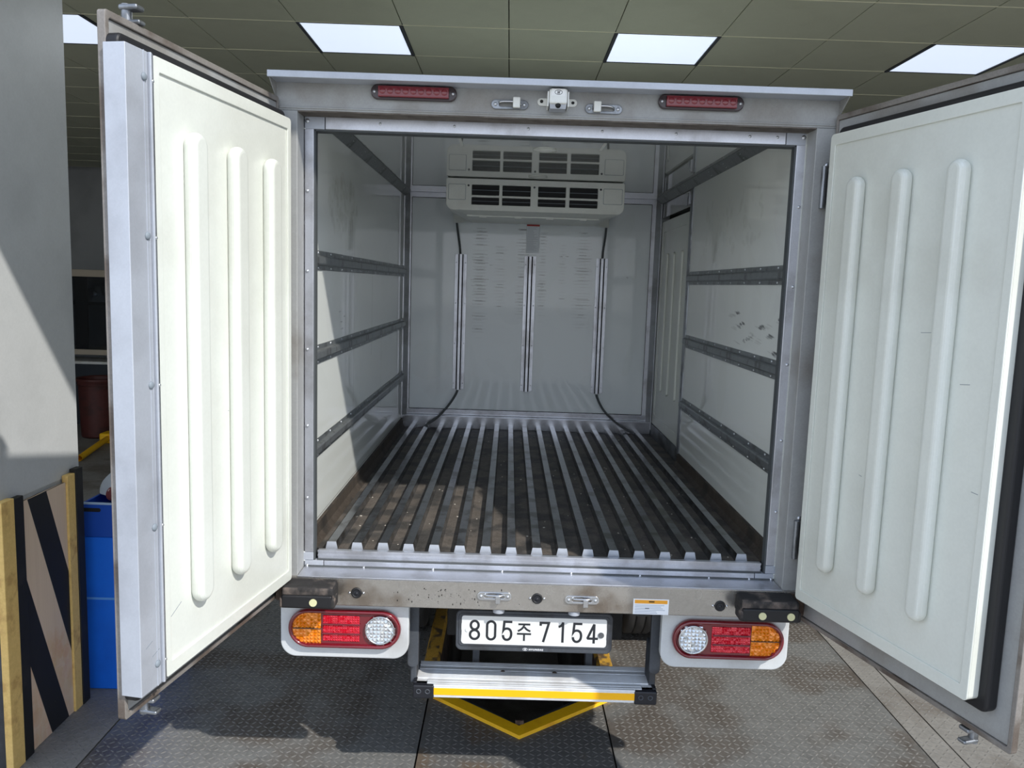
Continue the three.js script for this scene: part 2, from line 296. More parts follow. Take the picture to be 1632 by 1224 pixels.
{
  const col = structure(group('wall_column'), 'grey sheet steel clad column beside the open left door');
  put('column_core', box(-2.55, CX - 0.004, 0.0, CEIL, -0.685, -0.14), M.column, col);
  put('cladding_sheet', box(CX - 0.004, CX, 1.015, CEIL, -0.683, -0.158, 0.001), M.column, col);
  put('cladding_corner', box(CX - 0.03, CX + 0.0035, 1.03, CEIL - 0.002, -0.166, -0.1345, 0.003), M.column, col);
  const g = tag(group('column_guard', scene, [CX, 0, -0.14]), 'plywood guard with black diagonal stripes around the column foot', 'guard');
  const map = paint(320, 1024, (c, w, h) => { // drawn over 0.30 m x 1.02 m
    c.fillStyle = '#dcc4ab'; c.fillRect(0, 0, w, h);
    for (let i = 0; i < 200; i++) { c.fillStyle = `rgba(${R(190, 215) | 0},${R(130, 160) | 0},${R(80, 110) | 0},${R(0.02, 0.10)})`; c.beginPath(); c.ellipse(R(0, w), R(h * 0.6, h), R(6, 40), R(10, 60), 0, 0, 7); c.fill(); }
    for (let i = 0; i < 90; i++) { c.strokeStyle = `rgba(150,118,90,${R(0.03, 0.1)})`; c.lineWidth = R(0.6, 2); const x = R(0, w); c.beginPath(); c.moveTo(x, 0); c.bezierCurveTo(x + R(-8, 8), h * 0.3, x + R(-8, 8), h * 0.7, x + R(-6, 6), h); c.stroke(); }
    c.fillStyle = '#1a1a1c'; // painted stripes; x = metres back from the near edging
    const X = (m) => m / 0.30 * w, Y = (m) => (1.02 - m) / 1.02 * h;
    for (const z0 of [-0.225, 0.035, 0.295]) { c.beginPath(); c.moveTo(X(z0), Y(1.03)); c.lineTo(X(z0 + 0.125), Y(1.03)); c.lineTo(X(z0 + 0.125 + 0.37), Y(-0.02)); c.lineTo(X(z0 + 0.37), Y(-0.02)); c.fill(); }
    for (let i = 0; i < 60; i++) { c.fillStyle = `rgba(190,180,165,${R(0.1, 0.5)})`; c.beginPath(); c.arc(R(0, w), R(0, h), R(0.6, 1.8), 0, 7); c.fill(); }
  });
  put('striped_board', new THREE.BoxGeometry(0.012, 1.0, 0.30).translate(0.012, 0.502, -0.255), std({ map, roughness: 0.7 }), g, true);
  put('corner_batten', box(0.002, 0.03, 0.0, 1.035, -0.045, 0.03, 0.003), M.wood, g);
  put('black_edging', box(0.003, 0.028, 0.0, 1.03, -0.105, -0.047, 0.003), M.blackPaint, g);
  put('corner_batten', box(0.002, 0.027, 0.0, 1.03, -0.462, -0.406, 0.003), M.wood, g);
  put('black_edging', box(0.002, 0.03, 0.0, 1.045, -0.518, -0.464, 0.003), M.blackPaint, g);
  put('front_board', box(-0.55, 0.0, 0.0, 1.03, 0.002, 0.018), M.darkGrey, g);
}

// ---------------------------------------------------------------- the truck
const truck = tag(group('refrigerated_truck'), 'white refrigerated box truck seen from behind with both rear doors open', 'truck');
const HW = 0.813, OW = 0.885, BACK = -2.517, FL = 0.925, TOP = 2.44;

function smear(c, x, y, w, h, col, n) { for (let i = 0; i < n; i++) { c.fillStyle = col(R(0, 1)); const a = R(0.2, 1) * w; c.fillRect(x - a / 2 + R(-w, w) * 0.15, y + R(-h, h) * 0.5, a, R(0.4, 1) * h * 0.35); } }
const gloss = (map) => phy({ map, roughness: 0.45, clearcoat: 1, clearcoatRoughness: 0.045, ior: 1.5 });
const wallCol = '#e6e9e4';
const grimeOver = (c, w, h, n, a) => { for (let i = 0; i < n; i++) { c.fillStyle = `rgba(${R(120, 150) | 0},${R(118, 140) | 0},${R(100, 125) | 0},${R(0, a)})`; c.beginPath(); c.ellipse(R(0, w), R(0, h), R(10, 90), R(10, 90), R(0, 3), 0, 7); c.fill(); } };
const backMap = paint(1024, 960, (c, w, h) => {
  c.fillStyle = '#eaf0f2'; c.fillRect(0, 0, w, h); grimeOver(c, w, h, 70, 0.022);
  const X = (m) => (m + HW) / (2 * HW) * w, Y = (m) => (TOP - m) / (TOP - 0.9) * h;
  for (const [x, wd, y0, y1, k] of [[-0.33, 0.1, 1.5, 2.24, 1], [-0.2, 0.08, 1.65, 2.12, 0.45], [-0.06, 0.08, 1.62, 2.24, 0.9], [0.07, 0.06, 1.6, 2.22, 0.7], [0.2, 0.05, 1.75, 2.15, 0.3], [0.33, 0.11, 1.55, 2.22, 0.65]])
    for (let y = y0; y < y1; y += 0.02) {
      const s = rnd() * k * sst(y0 - 0.02, y0 + 0.25, y);
      smear(c, X(x), Y(y), X(x + wd) - X(x), 7, (q) => `rgba(62,60,58,${0.26 * s * (0.4 + q)})`, 7);
      if (rnd() < 0.18 * k) smear(c, X(x), Y(y), (X(x + wd) - X(x)) * 0.7, 4, () => 'rgba(40,38,38,0.34)', 3);
    }
  for (const [x, y] of [[0.19, 2.06], [0.23, 2.062], [-0.26, 1.99], [0.62, 1.94]]) smear(c, X(x), Y(y), 16, 4, () => 'rgba(40,40,40,0.45)', 3);
});
const leftMap = paint(1280, 768, (c, w, h) => { // x: metres from the rear opening
  c.fillStyle = wallCol; c.fillRect(0, 0, w, h); grimeOver(c, w, h, 60, 0.025);
  const X = (m) => m / 2.517 * w, Y = (m) => (TOP - m) / (TOP - 0.9) * h;
  for (let i = 0; i < 120; i++) { const a = rnd() * 6.3, r = Math.sqrt(rnd()); c.fillStyle = `rgba(112,110,84,${R(0.01, 0.08)})`; c.beginPath(); c.ellipse(X(0.62 + Math.cos(a) * 0.28 * r), Y(2.16 + Math.sin(a) * 0.12 * r), R(3, 22), R(3, 16), R(0, 3), 0, 7); c.fill(); }
  for (const [m, y0, y1] of [[0.84, 2.15, 1.2], [0.8, 2.1, 1.7], [0.66, 2.12, 1.98], [1.3, 1.9, 1.5], [1.6, 1.6, 1.2]]) { c.strokeStyle = 'rgba(92,90,72,0.22)'; c.lineWidth = R(2, 5); c.beginPath(); c.moveTo(X(m), Y(y0)); c.lineTo(X(m + 0.005), Y((y0 + y1) / 2)); c.lineTo(X(m - 0.004), Y(y1)); c.stroke(); }
  for (const [m, y] of [[0.55, 1.74], [0.58, 1.70], [0.64, 1.72], [0.6, 1.67]]) smear(c, X(m), Y(y), 24, 4, () => 'rgba(60,60,60,0.3)', 4);
  c.fillStyle = 'rgba(90,88,84,0.5)'; c.fillRect(0, Y(1.0), w, 2);
});
const rightMap = paint(1280, 768, (c, w, h) => {
  c.fillStyle = wallCol; c.fillRect(0, 0, w, h); grimeOver(c, w, h, 60, 0.03);
  const X = (m) => (1 - m / 2.517) * w, Y = (m) => (TOP - m) / (TOP - 0.9) * h;
  for (let i = 0; i < 90; i++) { c.fillStyle = `rgba(104,102,88,${R(0.01, 0.06)})`; c.beginPath(); c.ellipse(X(R(0.4, 1.3)), Y(R(2.05, 2.28)), R(3, 18), R(3, 14), R(0, 3), 0, 7); c.fill(); }
  for (const [m, y, l] of [[0.18, 1.72, 0.09], [0.42, 1.70, 0.12], [0.55, 1.745, 0.07], [0.3, 1.745, 0.06], [0.12, 1.66, 0.08], [0.62, 1.79, 0.05], [0.08, 1.78, 0.05]]) {
    for (let k = 0; k < 10; k++) { c.fillStyle = `rgba(30,30,30,${R(0.15, 0.6)})`; const q = R(0, l); c.beginPath(); c.ellipse(X(m + q), Y(y - q * 0.2 + R(-0.005, 0.005)), R(4, 16), R(0.8, 2.2), 0.15, 0, 7); c.fill(); }
    for (let k = 0; k < 5; k++) { c.fillStyle = 'rgba(84,84,82,0.14)'; const q = R(-0.06, l + 0.1); c.beginPath(); c.ellipse(X(m + q), Y(y - q * 0.2 + R(-0.01, 0.01)), R(8, 26), R(0.8, 1.6), 0.1, 0, 7); c.fill(); }
  }
});
function panelX(x, x2, z0, z1, y0, y1, map, zspan) { // a wall panel whose inner face carries the map over z 0..-2.517, y 0.9..TOP
  const g = box(Math.min(x, x2), Math.max(x, x2), y0, y1, z0, z1), p = g.attributes.position, uv = g.attributes.uv;
  for (let i = 0; i < p.count; i++) { const k = -p.getZ(i) / 2.517; uv.setXY(i, zspan > 0 ? k : 1 - k, (p.getY(i) - 0.9) / (TOP - 0.9)); }
  return g;
}
{ // box shell
  const wl = put('side_wall', panelX(-HW, -OW, BACK, 0, 0.80, TOP, leftMap, 1), gloss(leftMap), truck, true);
  const wr = put('side_wall', panelX(HW, OW, -1.60, 0, 0.80, TOP, rightMap, -1), gloss(rightMap), truck, true);
  put('outer_skin', box(-OW - 0.004, -OW + 0.001, 0.79, 2.475, BACK - 0.07, 0.0), M.white, wl);
  put('outer_skin', box(OW - 0.001, OW + 0.004, 0.79, 2.475, BACK - 0.07, 0.0), M.white, wr);
  const bg = box(-OW, OW, 0.80, TOP, BACK - 0.07, BACK), p = bg.attributes.position, uv = bg.attributes.uv;
  for (let i = 0; i < p.count; i++) uv.setXY(i, (p.getX(i) + HW) / (2 * HW), (p.getY(i) - 0.9) / (TOP - 0.9));
  put('front_wall', bg, gloss(backMap), truck, true);
  const cm = gloss(soiled([190, 193, 188], [176, 178, 170], 0.5, 0.8, 5, 4, 181, 1.1)); Object.assign(cm, { clearcoatRoughness: 0.015, roughness: 0.05, ior: 1.85 });
  const roof = put('roof', box(-OW, OW, TOP, 2.475, BACK - 0.07, 0.0), cm, truck);
  for (const x of [-0.352, 0.228]) put('joint_strip', box(x - 0.006, x + 0.006, TOP - 0.002, TOP, -0.78, -0.03), M.evap, roof);
  // right wall beyond the rails: header over the side door
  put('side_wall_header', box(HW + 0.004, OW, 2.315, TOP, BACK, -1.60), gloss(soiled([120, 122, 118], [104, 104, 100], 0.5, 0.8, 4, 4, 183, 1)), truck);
  put('side_wall_foot', box(HW + 0.002, OW, 0.80, 1.0, BACK, -1.60), M.aluDull, truck);
  put('side_wall_backing', box(OW - 0.012, OW, 1.0, 2.315, BACK, -1.60), M.black, truck);
  // mouldings
  const mould = (name, g, m = M.aluDull) => put(name, g, m, truck);
  mould('corner_moulding', [box(-0.8, -0.772, 0.96, TOP, BACK, BACK + 0.004), box(-HW, -HW + 0.004, 0.96, TOP, BACK, BACK + 0.055), hull([[-0.812, 0.96, BACK + 0.03], [-0.78, 0.96, BACK + 0.001], [-0.812, 0.96, BACK], [-0.812, TOP, BACK + 0.03], [-0.78, TOP, BACK + 0.001], [-0.812, TOP, BACK]])], M.alu);
  mould('corner_moulding', [box(0.758, 0.80, 0.96, TOP, BACK, BACK + 0.004), box(HW - 0.004, HW, 0.96, TOP, BACK, BACK + 0.055), hull([[0.812, 0.96, BACK + 0.03], [0.78, 0.96, BACK + 0.001], [0.812, 0.96, BACK], [0.812, TOP, BACK + 0.03], [0.78, TOP, BACK + 0.001], [0.812, TOP, BACK]])], M.alu);
  mould('ceiling_moulding', [box(-HW, HW, 2.405, 2.437, BACK, BACK + 0.005), box(-HW, HW, TOP - 0.005, TOP, BACK, BACK + 0.04)], M.alu);
  mould('panel_joint', [box(-0.7735, -0.7705, 1.047, 2.403, BACK, BACK + 0.0045), box(0.7555, 0.7585, 1.047, 2.403, BACK, BACK + 0.0045), box(-0.772, 0.757, 1.045, 1.0485, BACK, BACK + 0.0065), box(-0.772, 0.757, 2.4015, 2.405, BACK, BACK + 0.0045)], M.chassis);
  const cor = (s) => sweepZ([[s * (HW - 0.001), TOP - 0.036], [s * (HW - 0.001), TOP - 0.001], [s * (HW - 0.036), TOP - 0.001], [s * (HW - 0.033), TOP - 0.004], [s * (HW - 0.004), TOP - 0.033]], BACK, -0.03);
  for (const s of [-1, 1]) {
    const m = mould('roof_corner_moulding', cor(s), std({ map: M.galv.map, color: lin('#d0d0cc'), roughness: 0.45, metalness: 0.6 }));
    const sc = []; for (let z = -0.15; z > -2.45; z -= 0.26) { sc.push(dome(0.005, 0.003, 'y', 0, 0, 0).rotateZ(s * 0.785 + Math.PI).translate(s * (HW - 0.011), TOP - 0.026, z)); sc.push(dome(0.005, 0.003, 'y', 0, 0, 0).rotateZ(s * 0.785 + Math.PI).translate(s * (HW - 0.026), TOP - 0.011, z)); }
    put('screw_row', sc, M.screw, m);
  }
  mould('kick_plate', [box(-HW, HW, 1.01, 1.045, BACK, BACK + 0.006, 0.002), box(-HW, HW, FL, 1.008, BACK, BACK + 0.05, 0.004)], std({ map: M.alu.map, roughness: 0.22, metalness: 0.85 }));
  for (const s of [-1, 1]) mould('skirting', [sweepZ([[s * HW, FL], [s * HW, 0.99], [s * (HW - 0.008), 0.985], [s * (HW - 0.010), 0.945], [s * (HW - 0.028), FL]], s > 0 ? -1.6 : BACK + 0.05, -0.03)], std({ map: M.floorDirt.map, color: lin('#b8b0a8'), roughness: 0.7 }));
  // frame strips of the side door
  mould('side_door_post', [box(HW - 0.006, HW + 0.01, 0.97, 2.40, -1.625, -1.585, 0.003), box(HW - 0.001, HW + 0.012, 0.97, 2.38, -1.66, -1.63, 0.003)], M.aluDull);
}
{ // inner face of the side door, three vertical ribs
  const d = group('side_door', truck);
  put('door_leaf', box(0.822, 0.86, 1.0, 2.295, -2.47, -1.665, 0.006), M.cream, d);
  put('door_border', extrude(frameShape([-2.465, -1.67, 1.005, 2.29], [-2.40, -1.735, 1.07, 2.225], 0.005, 0.02), 0.005, 0, 0.002).rotateY(-Math.PI / 2).translate(0.823, 0, 0).applyMatrix4(new THREE.Matrix4()), M.cream, d);
  for (const z of [-2.24, -2.04, -1.82]) put('rib', extrude(rrect(z - 0.022, z + 0.022, 1.24, 2.09, 0.021), 0.014, 0, 0.0065, 3).rotateY(-Math.PI / 2).translate(0.824, 0, 0), M.cream, d);
  put('door_latch', [box(0.80, 0.815, 2.325, 2.39, -1.66, -1.645, 0.003), tube([[0.806, 2.38, -1.67], [0.806, 2.35, -1.70], [0.806, 2.325, -1.715]], 0.006, 8, 6)], M.alu, d);
}
{ // ribbed cargo floor
  const f = group('cargo_floor', truck);
  put('floor_pan', box(-OW, OW, 0.80, FL, BACK, -0.052), M.floorDirt, f);
  for (let i = 0; i < 17; i++) {
    const x = -0.732 + i * 0.0903, a = 0.0205, b = 0.0145, h = 0.027, ex = R(-0.004, 0.004);
    put('floor_rib', sweepZ([[x - a, FL - 0.001], [x - b, FL + h], [x + b, FL + h], [x + a, FL - 0.001]], BACK + 0.052, -0.048 + ex), M.rib, f);
    put('rib_end_cap', sweepZ([[x - a - 0.001, FL - 0.001], [x - b - 0.001, FL + h + 0.001], [x + b + 0.001, FL + h + 0.001], [x + a + 0.001, FL - 0.001]], -0.049 + ex, -0.046 + ex), M.aluLight, f);
  }
  const bits = [];
  for (let i = 0; i < 90; i++) { const k = Math.floor(R(0, 16)), x = -0.732 + k * 0.0903 + R(0.024, 0.066), s = R(0.0015, 0.004); bits.push(new THREE.IcosahedronGeometry(s, 0).scale(1.5, 0.6, 1).rotateY(R(0, 6)).translate(x, FL + s * 0.5, R(-2.4, -0.06))); }
  stuff(put('floor_crumbs', bits, std({ color: lin('#b9b2a6'), roughness: 0.9 }), f));
}
{ // cargo rails on both side walls
  const ys = [1.9325, 1.601, 1.262];
  for (const s of [-1, 1]) for (const y of ys) {
    const z0 = s < 0 ? BACK + 0.06 : -1.58, X = (d) => s * (HW - d);
    const pr = [[0, 0.034], [0.003, 0.034], [0.003, 0.0175], [0.016, 0.0145], [0.019, 0.010], [0.019, -0.010], [0.016, -0.0145], [0.003, -0.0175], [0.003, -0.034], [0, -0.034]];
    const r = group('cargo_rail', truck);
    put('rail_channel', sweepZ(pr.map(([d, h]) => [X(d), y + h]), z0, -0.045), M.galv, r);
    const sc = []; for (let z = -0.17; z > z0 + 0.05; z -= 0.2) for (const h of [0.026, -0.026]) sc.push(dome(0.0055, 0.004, s < 0 ? 'x' : '-x', X(0.003), y + h, z));
    put('screw_row', sc, M.screw, r);
  }
}
{ // vertical guide rails on the front wall with drain hoses
  for (const x of [-0.452, -0.008, 0.453]) {
    const g = group('wall_guide_rail', truck), zf = BACK;
    put('guide_channel', [box(x - 0.038, x - 0.02, 1.182, 2.055, zf, zf + 0.006, 0.001), box(x + 0.02, x + 0.038, 1.182, 2.055, zf, zf + 0.006, 0.001), box(x - 0.009, x + 0.009, 1.176, 2.055, zf, zf + 0.024, 0.002), box(x - 0.02, x - 0.0165, 1.176, 2.055, zf, zf + 0.024), box(x + 0.0165, x + 0.02, 1.176, 2.055, zf, zf + 0.024)], M.alu, g);
    put('groove', [box(x - 0.0165, x - 0.009, 1.178, 2.053, zf, zf + 0.004), box(x + 0.009, x + 0.0165, 1.178, 2.053, zf, zf + 0.004)], M.black, g);
    const sc = []; for (let y = 1.22; y < 2.05; y += 0.26) for (const q of [-0.029, 0.029]) sc.push(dome(0.004, 0.003, 'z', x + q, y, zf + 0.006));
    put('screw_row', sc, M.screw, g);
  }
  put('drain_hose', tube([[-0.487, 2.30, -2.44], [-0.478, 2.22, -2.46], [-0.462, 2.10, BACK + 0.016], [-0.456, 2.045, BACK + 0.012]], 0.007), M.hose, truck);
  put('drain_hose', tube([[0.463, 2.29, -2.44], [0.461, 2.2, -2.46], [0.455, 2.10, BACK + 0.016], [0.453, 2.045, BACK + 0.012]], 0.007), M.hose, truck);
  put('drain_hose', tube([[-0.454, 1.185, BACK + 0.012], [-0.46, 1.16, BACK + 0.02], [-0.5, 1.09, BACK + 0.04], [-0.58, 1.0, BACK + 0.09], [-0.66, 0.945, BACK + 0.12]], 0.0075), M.hose, truck);
  put('drain_hose', tube([[0.454, 1.185, BACK + 0.012], [0.458, 1.16, BACK + 0.02], [0.5, 1.08, BACK + 0.04], [0.6, 0.99, BACK + 0.09], [0.69, 0.945, BACK + 0.12]], 0.0075), M.hose, truck);
  const st = paint(128, 256, (c, w, h) => { c.fillStyle = '#e6ebef'; c.fillRect(0, 0, w, h); c.fillStyle = '#b83228'; c.fillRect(0, 0, w, 17); c.strokeStyle = '#a4a9ae'; c.lineWidth = 2; c.strokeRect(1, 1, w - 2, h - 2); c.fillStyle = 'rgba(140,148,160,0.45)'; for (let y = 24; y < 240; y += 9) { const l = R(0.5, 0.95); c.fillRect(8, y, (w - 16) * l, 3); } });
  const sg = new THREE.BoxGeometry(0.084, 0.18, 0.001).translate(0.004, 2.166, BACK + 0.001);
  put('notice_label', sg, std({ map: st, roughness: 0.5 }), truck, true);
}
{ // evaporator unit under the roof
  const u = group('refrigeration_unit', truck), xa = -0.497, xb = 0.476, zf = -1.78;
  put('casing', [box(xa, xb, 2.287, 2.436, BACK + 0.004, zf - 0.012, 0.012), hull([[xa + 0.005, 2.30, zf - 0.014], [xb - 0.005, 2.30, zf - 0.014], [xa + 0.005, 2.30, BACK + 0.01], [xb - 0.005, 2.30, BACK + 0.01], [xa + 0.02, 2.270, zf - 0.02], [xb - 0.02, 2.270, zf - 0.02], [xa + 0.1, 2.254, zf - 0.09], [xb - 0.1, 2.254, zf - 0.09], [xa + 0.1, 2.254, BACK + 0.02], [xb - 0.1, 2.254, BACK + 0.02]])], M.evap, u);
  const cols = [[-0.358, -0.208], [-0.191, -0.037], [0.004, 0.155], [0.176, 0.330]], rows = [[2.348, 2.404], [2.297, 2.337]];
  const face = rrect(xa, xb, 2.266, 2.436, [0.04, 0.04, 0.01, 0.01]);
  for (const [a, b] of cols) for (const [c, d] of rows) face.holes.push(rrect(a, b, c, d, 0.004, new THREE.Path()));
  put('front_grille', extrude(face, 0.022, zf - 0.014, 0.003), M.evap, u);
  for (const [a, b] of cols) {
    put('air_slot', box(a - 0.004, b + 0.004, 2.293, 2.408, zf - 0.0135, zf - 0.009), M.black, u);
    put('louvre', [box(a, b, 2.3745, 2.377, zf - 0.008, zf + 0.002), box(a, b, 2.316, 2.318, zf - 0.008, zf - 0.001)], M.greyPlug, u);
  }
  for (const [a, b] of [[xa + 0.014, -0.392], [0.362, xb - 0.014]]) put('access_cover', extrude(rrect(a, b, 2.322, 2.402, 0.005), 0.004, zf + 0.007, 0.0012), M.evap, u);
  for (const [a, b] of [[xa + 0.012, -0.390], [0.360, xb - 0.012]]) put('cover_joint', extrude(frameShape([a, b, 2.320, 2.404], [a + 0.0025, b - 0.0025, 2.3225, 2.4015], 0.006, 0.005), 0.0006, zf + 0.008), M.greyPlug, u);
  put('screw_row', [-0.376, -0.017, 0.345].map((x) => dome(0.006, 0.003, 'z', x, 2.398, zf + 0.008)), M.hose, u);
  for (const [s, x] of [[-1, -0.487], [1, 0.463]]) put('drain_spout', hull([[x - 0.008, 2.30, -2.50], [x - s * 0.16, 2.27, -2.50], [x - s * 0.16, 2.27, -2.30], [x - 0.008, 2.30, -2.30], [x + 0.014, 2.245, -2.43], [x - 0.014, 2.245, -2.43], [x + 0.014, 2.245, -2.46], [x - 0.014, 2.245, -2.46], [x + s * 0.006, 2.30, -2.36]]), M.evap, u);
  put('drip_tray', [box(-0.39, 0.36, 2.246, 2.256, -2.2, -1.93, 0.004), ...[-0.3, -0.1, 0.08, 0.27].map((x) => box(x - 0.02, x + 0.02, 2.241, 2.248, -1.96, -1.93, 0.002))], M.evap, u);
  for (const z of [-0.80, -1.64]) {
    const l = group('ceiling_lamp', truck);
    put('lamp_dome', new THREE.SphereGeometry(1, 20, 8, 0, Math.PI * 2, Math.PI / 2, Math.PI / 2).scale(0.045, 0.012, 0.03).translate(-0.005, TOP, z), M.evap, l);
    put('lamp_base', cyl(0.05, 0.05, 0.004, 'y', -0.005, TOP - 0.001, z, 24), M.evap, l);
  }
}
{ // rear portal: grey frame, aluminium trim, sill, roof lip
  const fr = group('rear_frame', truck);
  put('frame_post', box(-OW, -0.817, 0.872, 2.39, 0.0, 0.08, 0.003), M.frame, fr);
  put('frame_post', box(0.817, OW, 0.872, 2.39, 0.0, 0.08, 0.003), M.frame, fr);
  put('frame_header', [box(-OW, OW, 2.39, 2.476, 0.0, 0.078, 0.003), box(-OW + 0.01, OW - 0.01, 2.396, 2.402, 0.07, 0.081, 0.002)], M.frame, fr);
  put('frame_back', [box(-OW, -0.82, 0.80, 2.47, -0.03, 0.0), box(0.82, OW, 0.80, 2.47, -0.03, 0), box(-OW, OW, 2.39, 2.47, -0.03, 0)], M.frame, fr);
  const lip = put('roof_lip', [box(-0.888, 0.888, 2.474, 2.489, -0.02, 0.16, 0.003), box(-0.888, 0.888, 2.470, 2.4905, 0.153, 0.161, 0.002)], M.aluLight, fr);
  void lip;
  for (const s of [-1, 1]) put('lip_gusset', hull([[s * 0.886, 2.476, 0.0], [s * 0.886, 2.476, 0.155], [s * 0.886, 2.40, 0.0], [s * 0.883, 2.476, 0.0], [s * 0.883, 2.476, 0.155], [s * 0.883, 2.40, 0.0], [s * 0.886, 2.43, 0.085], [s * 0.883, 2.43, 0.085]]), M.frame, fr);
  const seal = std({ map: soiled([104, 97, 90], [78, 70, 62], 0.45, 0.7, 10, 6, 193, 0.4), roughness: 0.8 });  // added strip: its brown is painted recess shade and grime under the header
  put('header_shade_strip', box(-0.817, 0.817, 2.3865, 2.3915, 0.002, 0.077, 0.001), seal, fr);
  const tr = group('door_trim', truck);
  put('trim_strip', box(-0.826, -0.785, 0.93, 2.35, -0.03, 0.0, 0.002), M.alu, tr);
  put('trim_strip', box(0.785, 0.826, 0.93, 2.35, -0.03, 0.0, 0.002), M.alu, tr);
  put('trim_strip', box(-0.748, 0.748, 2.349, 2.392, -0.03, 0.0005, 0.002), M.alu, tr);
  put('trim_strip', box(-0.748, 0.748, 0.864, 0.90, -0.03, 0.0005, 0.002), M.alu, tr);
  for (const [x0, x1] of [[-0.826, -0.75], [0.75, 0.826]]) { put('corner_piece', box(x0, x1, 2.349, 2.392, -0.03, 0.0, 0.002), M.aluLight, tr); put('corner_piece', box(x0, x1, 0.864, 0.90, -0.03, 0.0, 0.002), M.aluLight, tr); put('corner_piece', box(x0 < 0 ? x0 : 0.785, x0 < 0 ? -0.785 : x1, 0.901, 0.929, -0.03, 0.001, 0.002), M.aluLight, tr); }
  put('trim_inner_edge', [box(-0.787, -0.78, 0.90, 2.352, -0.034, -0.004), box(0.78, 0.787, 0.90, 2.352, -0.034, -0.004), box(-0.787, 0.787, 2.344, 2.351, -0.05, -0.004)], M.hose, tr);
  put('inner_sill', [box(-0.772, 0.772, 0.902, 0.934, -0.03, -0.012, 0.002), box(-0.772, 0.772, 0.914, 0.918, -0.014, -0.010), box(-0.772, 0.772, 0.928, 0.9345, -0.014, -0.0095)], M.alu, tr);
  put('sill_seal', [box(-0.815, 0.815, 0.879, 0.8835, 0.0, 0.0035), box(-0.772, 0.772, 0.897, 0.903, -0.012, -0.004)], M.hose, tr);
  put('sill_gap', box(-0.785, 0.785, 0.90, 0.927, -0.052, -0.03), M.black, tr);
  const sc = [];
  for (const s of [-1, 1]) for (const y of [2.152, 1.892, 1.632, 1.372, 1.122]) sc.push(dome(0.006, 0.005, 'z', s * 0.806, y, 0));
  for (let i = 0; i < 7; i++) { const x = -0.72 + i * 0.24; sc.push(dome(0.005, 0.003, 'z', x + 0.15 > 0.74 ? 0.72 : x + 0.15, 2.372, 0)); sc.push(dome(0.0055, 0.005, 'z', x + 0.11 > 0.74 ? 0.73 : x + 0.11, 0.88, 0)); }
  for (const x of [-0.806, 0.806]) { sc.push(dome(0.008, 0.004, 'z', x, 2.374, 0)); sc.push(dome(0.006, 0.005, 'z', x, 0.881, 0)); }
  put('screw_row', sc, M.screw, tr);
  const lb = group('lower_beam', truck);
  put('beam_face', [box(-0.868, 0.868, 0.777, 0.8745, 0.0, 0.09, 0.004), box(-0.868, 0.868, 0.76, 0.80, -0.03, 0.0)], M.stainless, lb);
  put('beam_ledge', [box(-0.815, 0.815, 0.8745, 0.879, 0.0, 0.094, 0.0015)], M.alu, lb);
  const spots = [];
  for (let i = 0; i < 60; i++) { const x = -0.3 + (rnd() + rnd() - 1) * 0.28, y = R(0.79, 0.85), r = R(0.0008, 0.0024); spots.push(new THREE.SphereGeometry(1, 5, 3, 0, Math.PI * 2, 0, Math.PI / 2).scale(r, 0.0004, r * R(1, 2.4)).rotateX(Math.PI / 2).translate(x, y, 0.09)); }
  stuff(put('mud_specks', spots, M.chassis, lb));
}
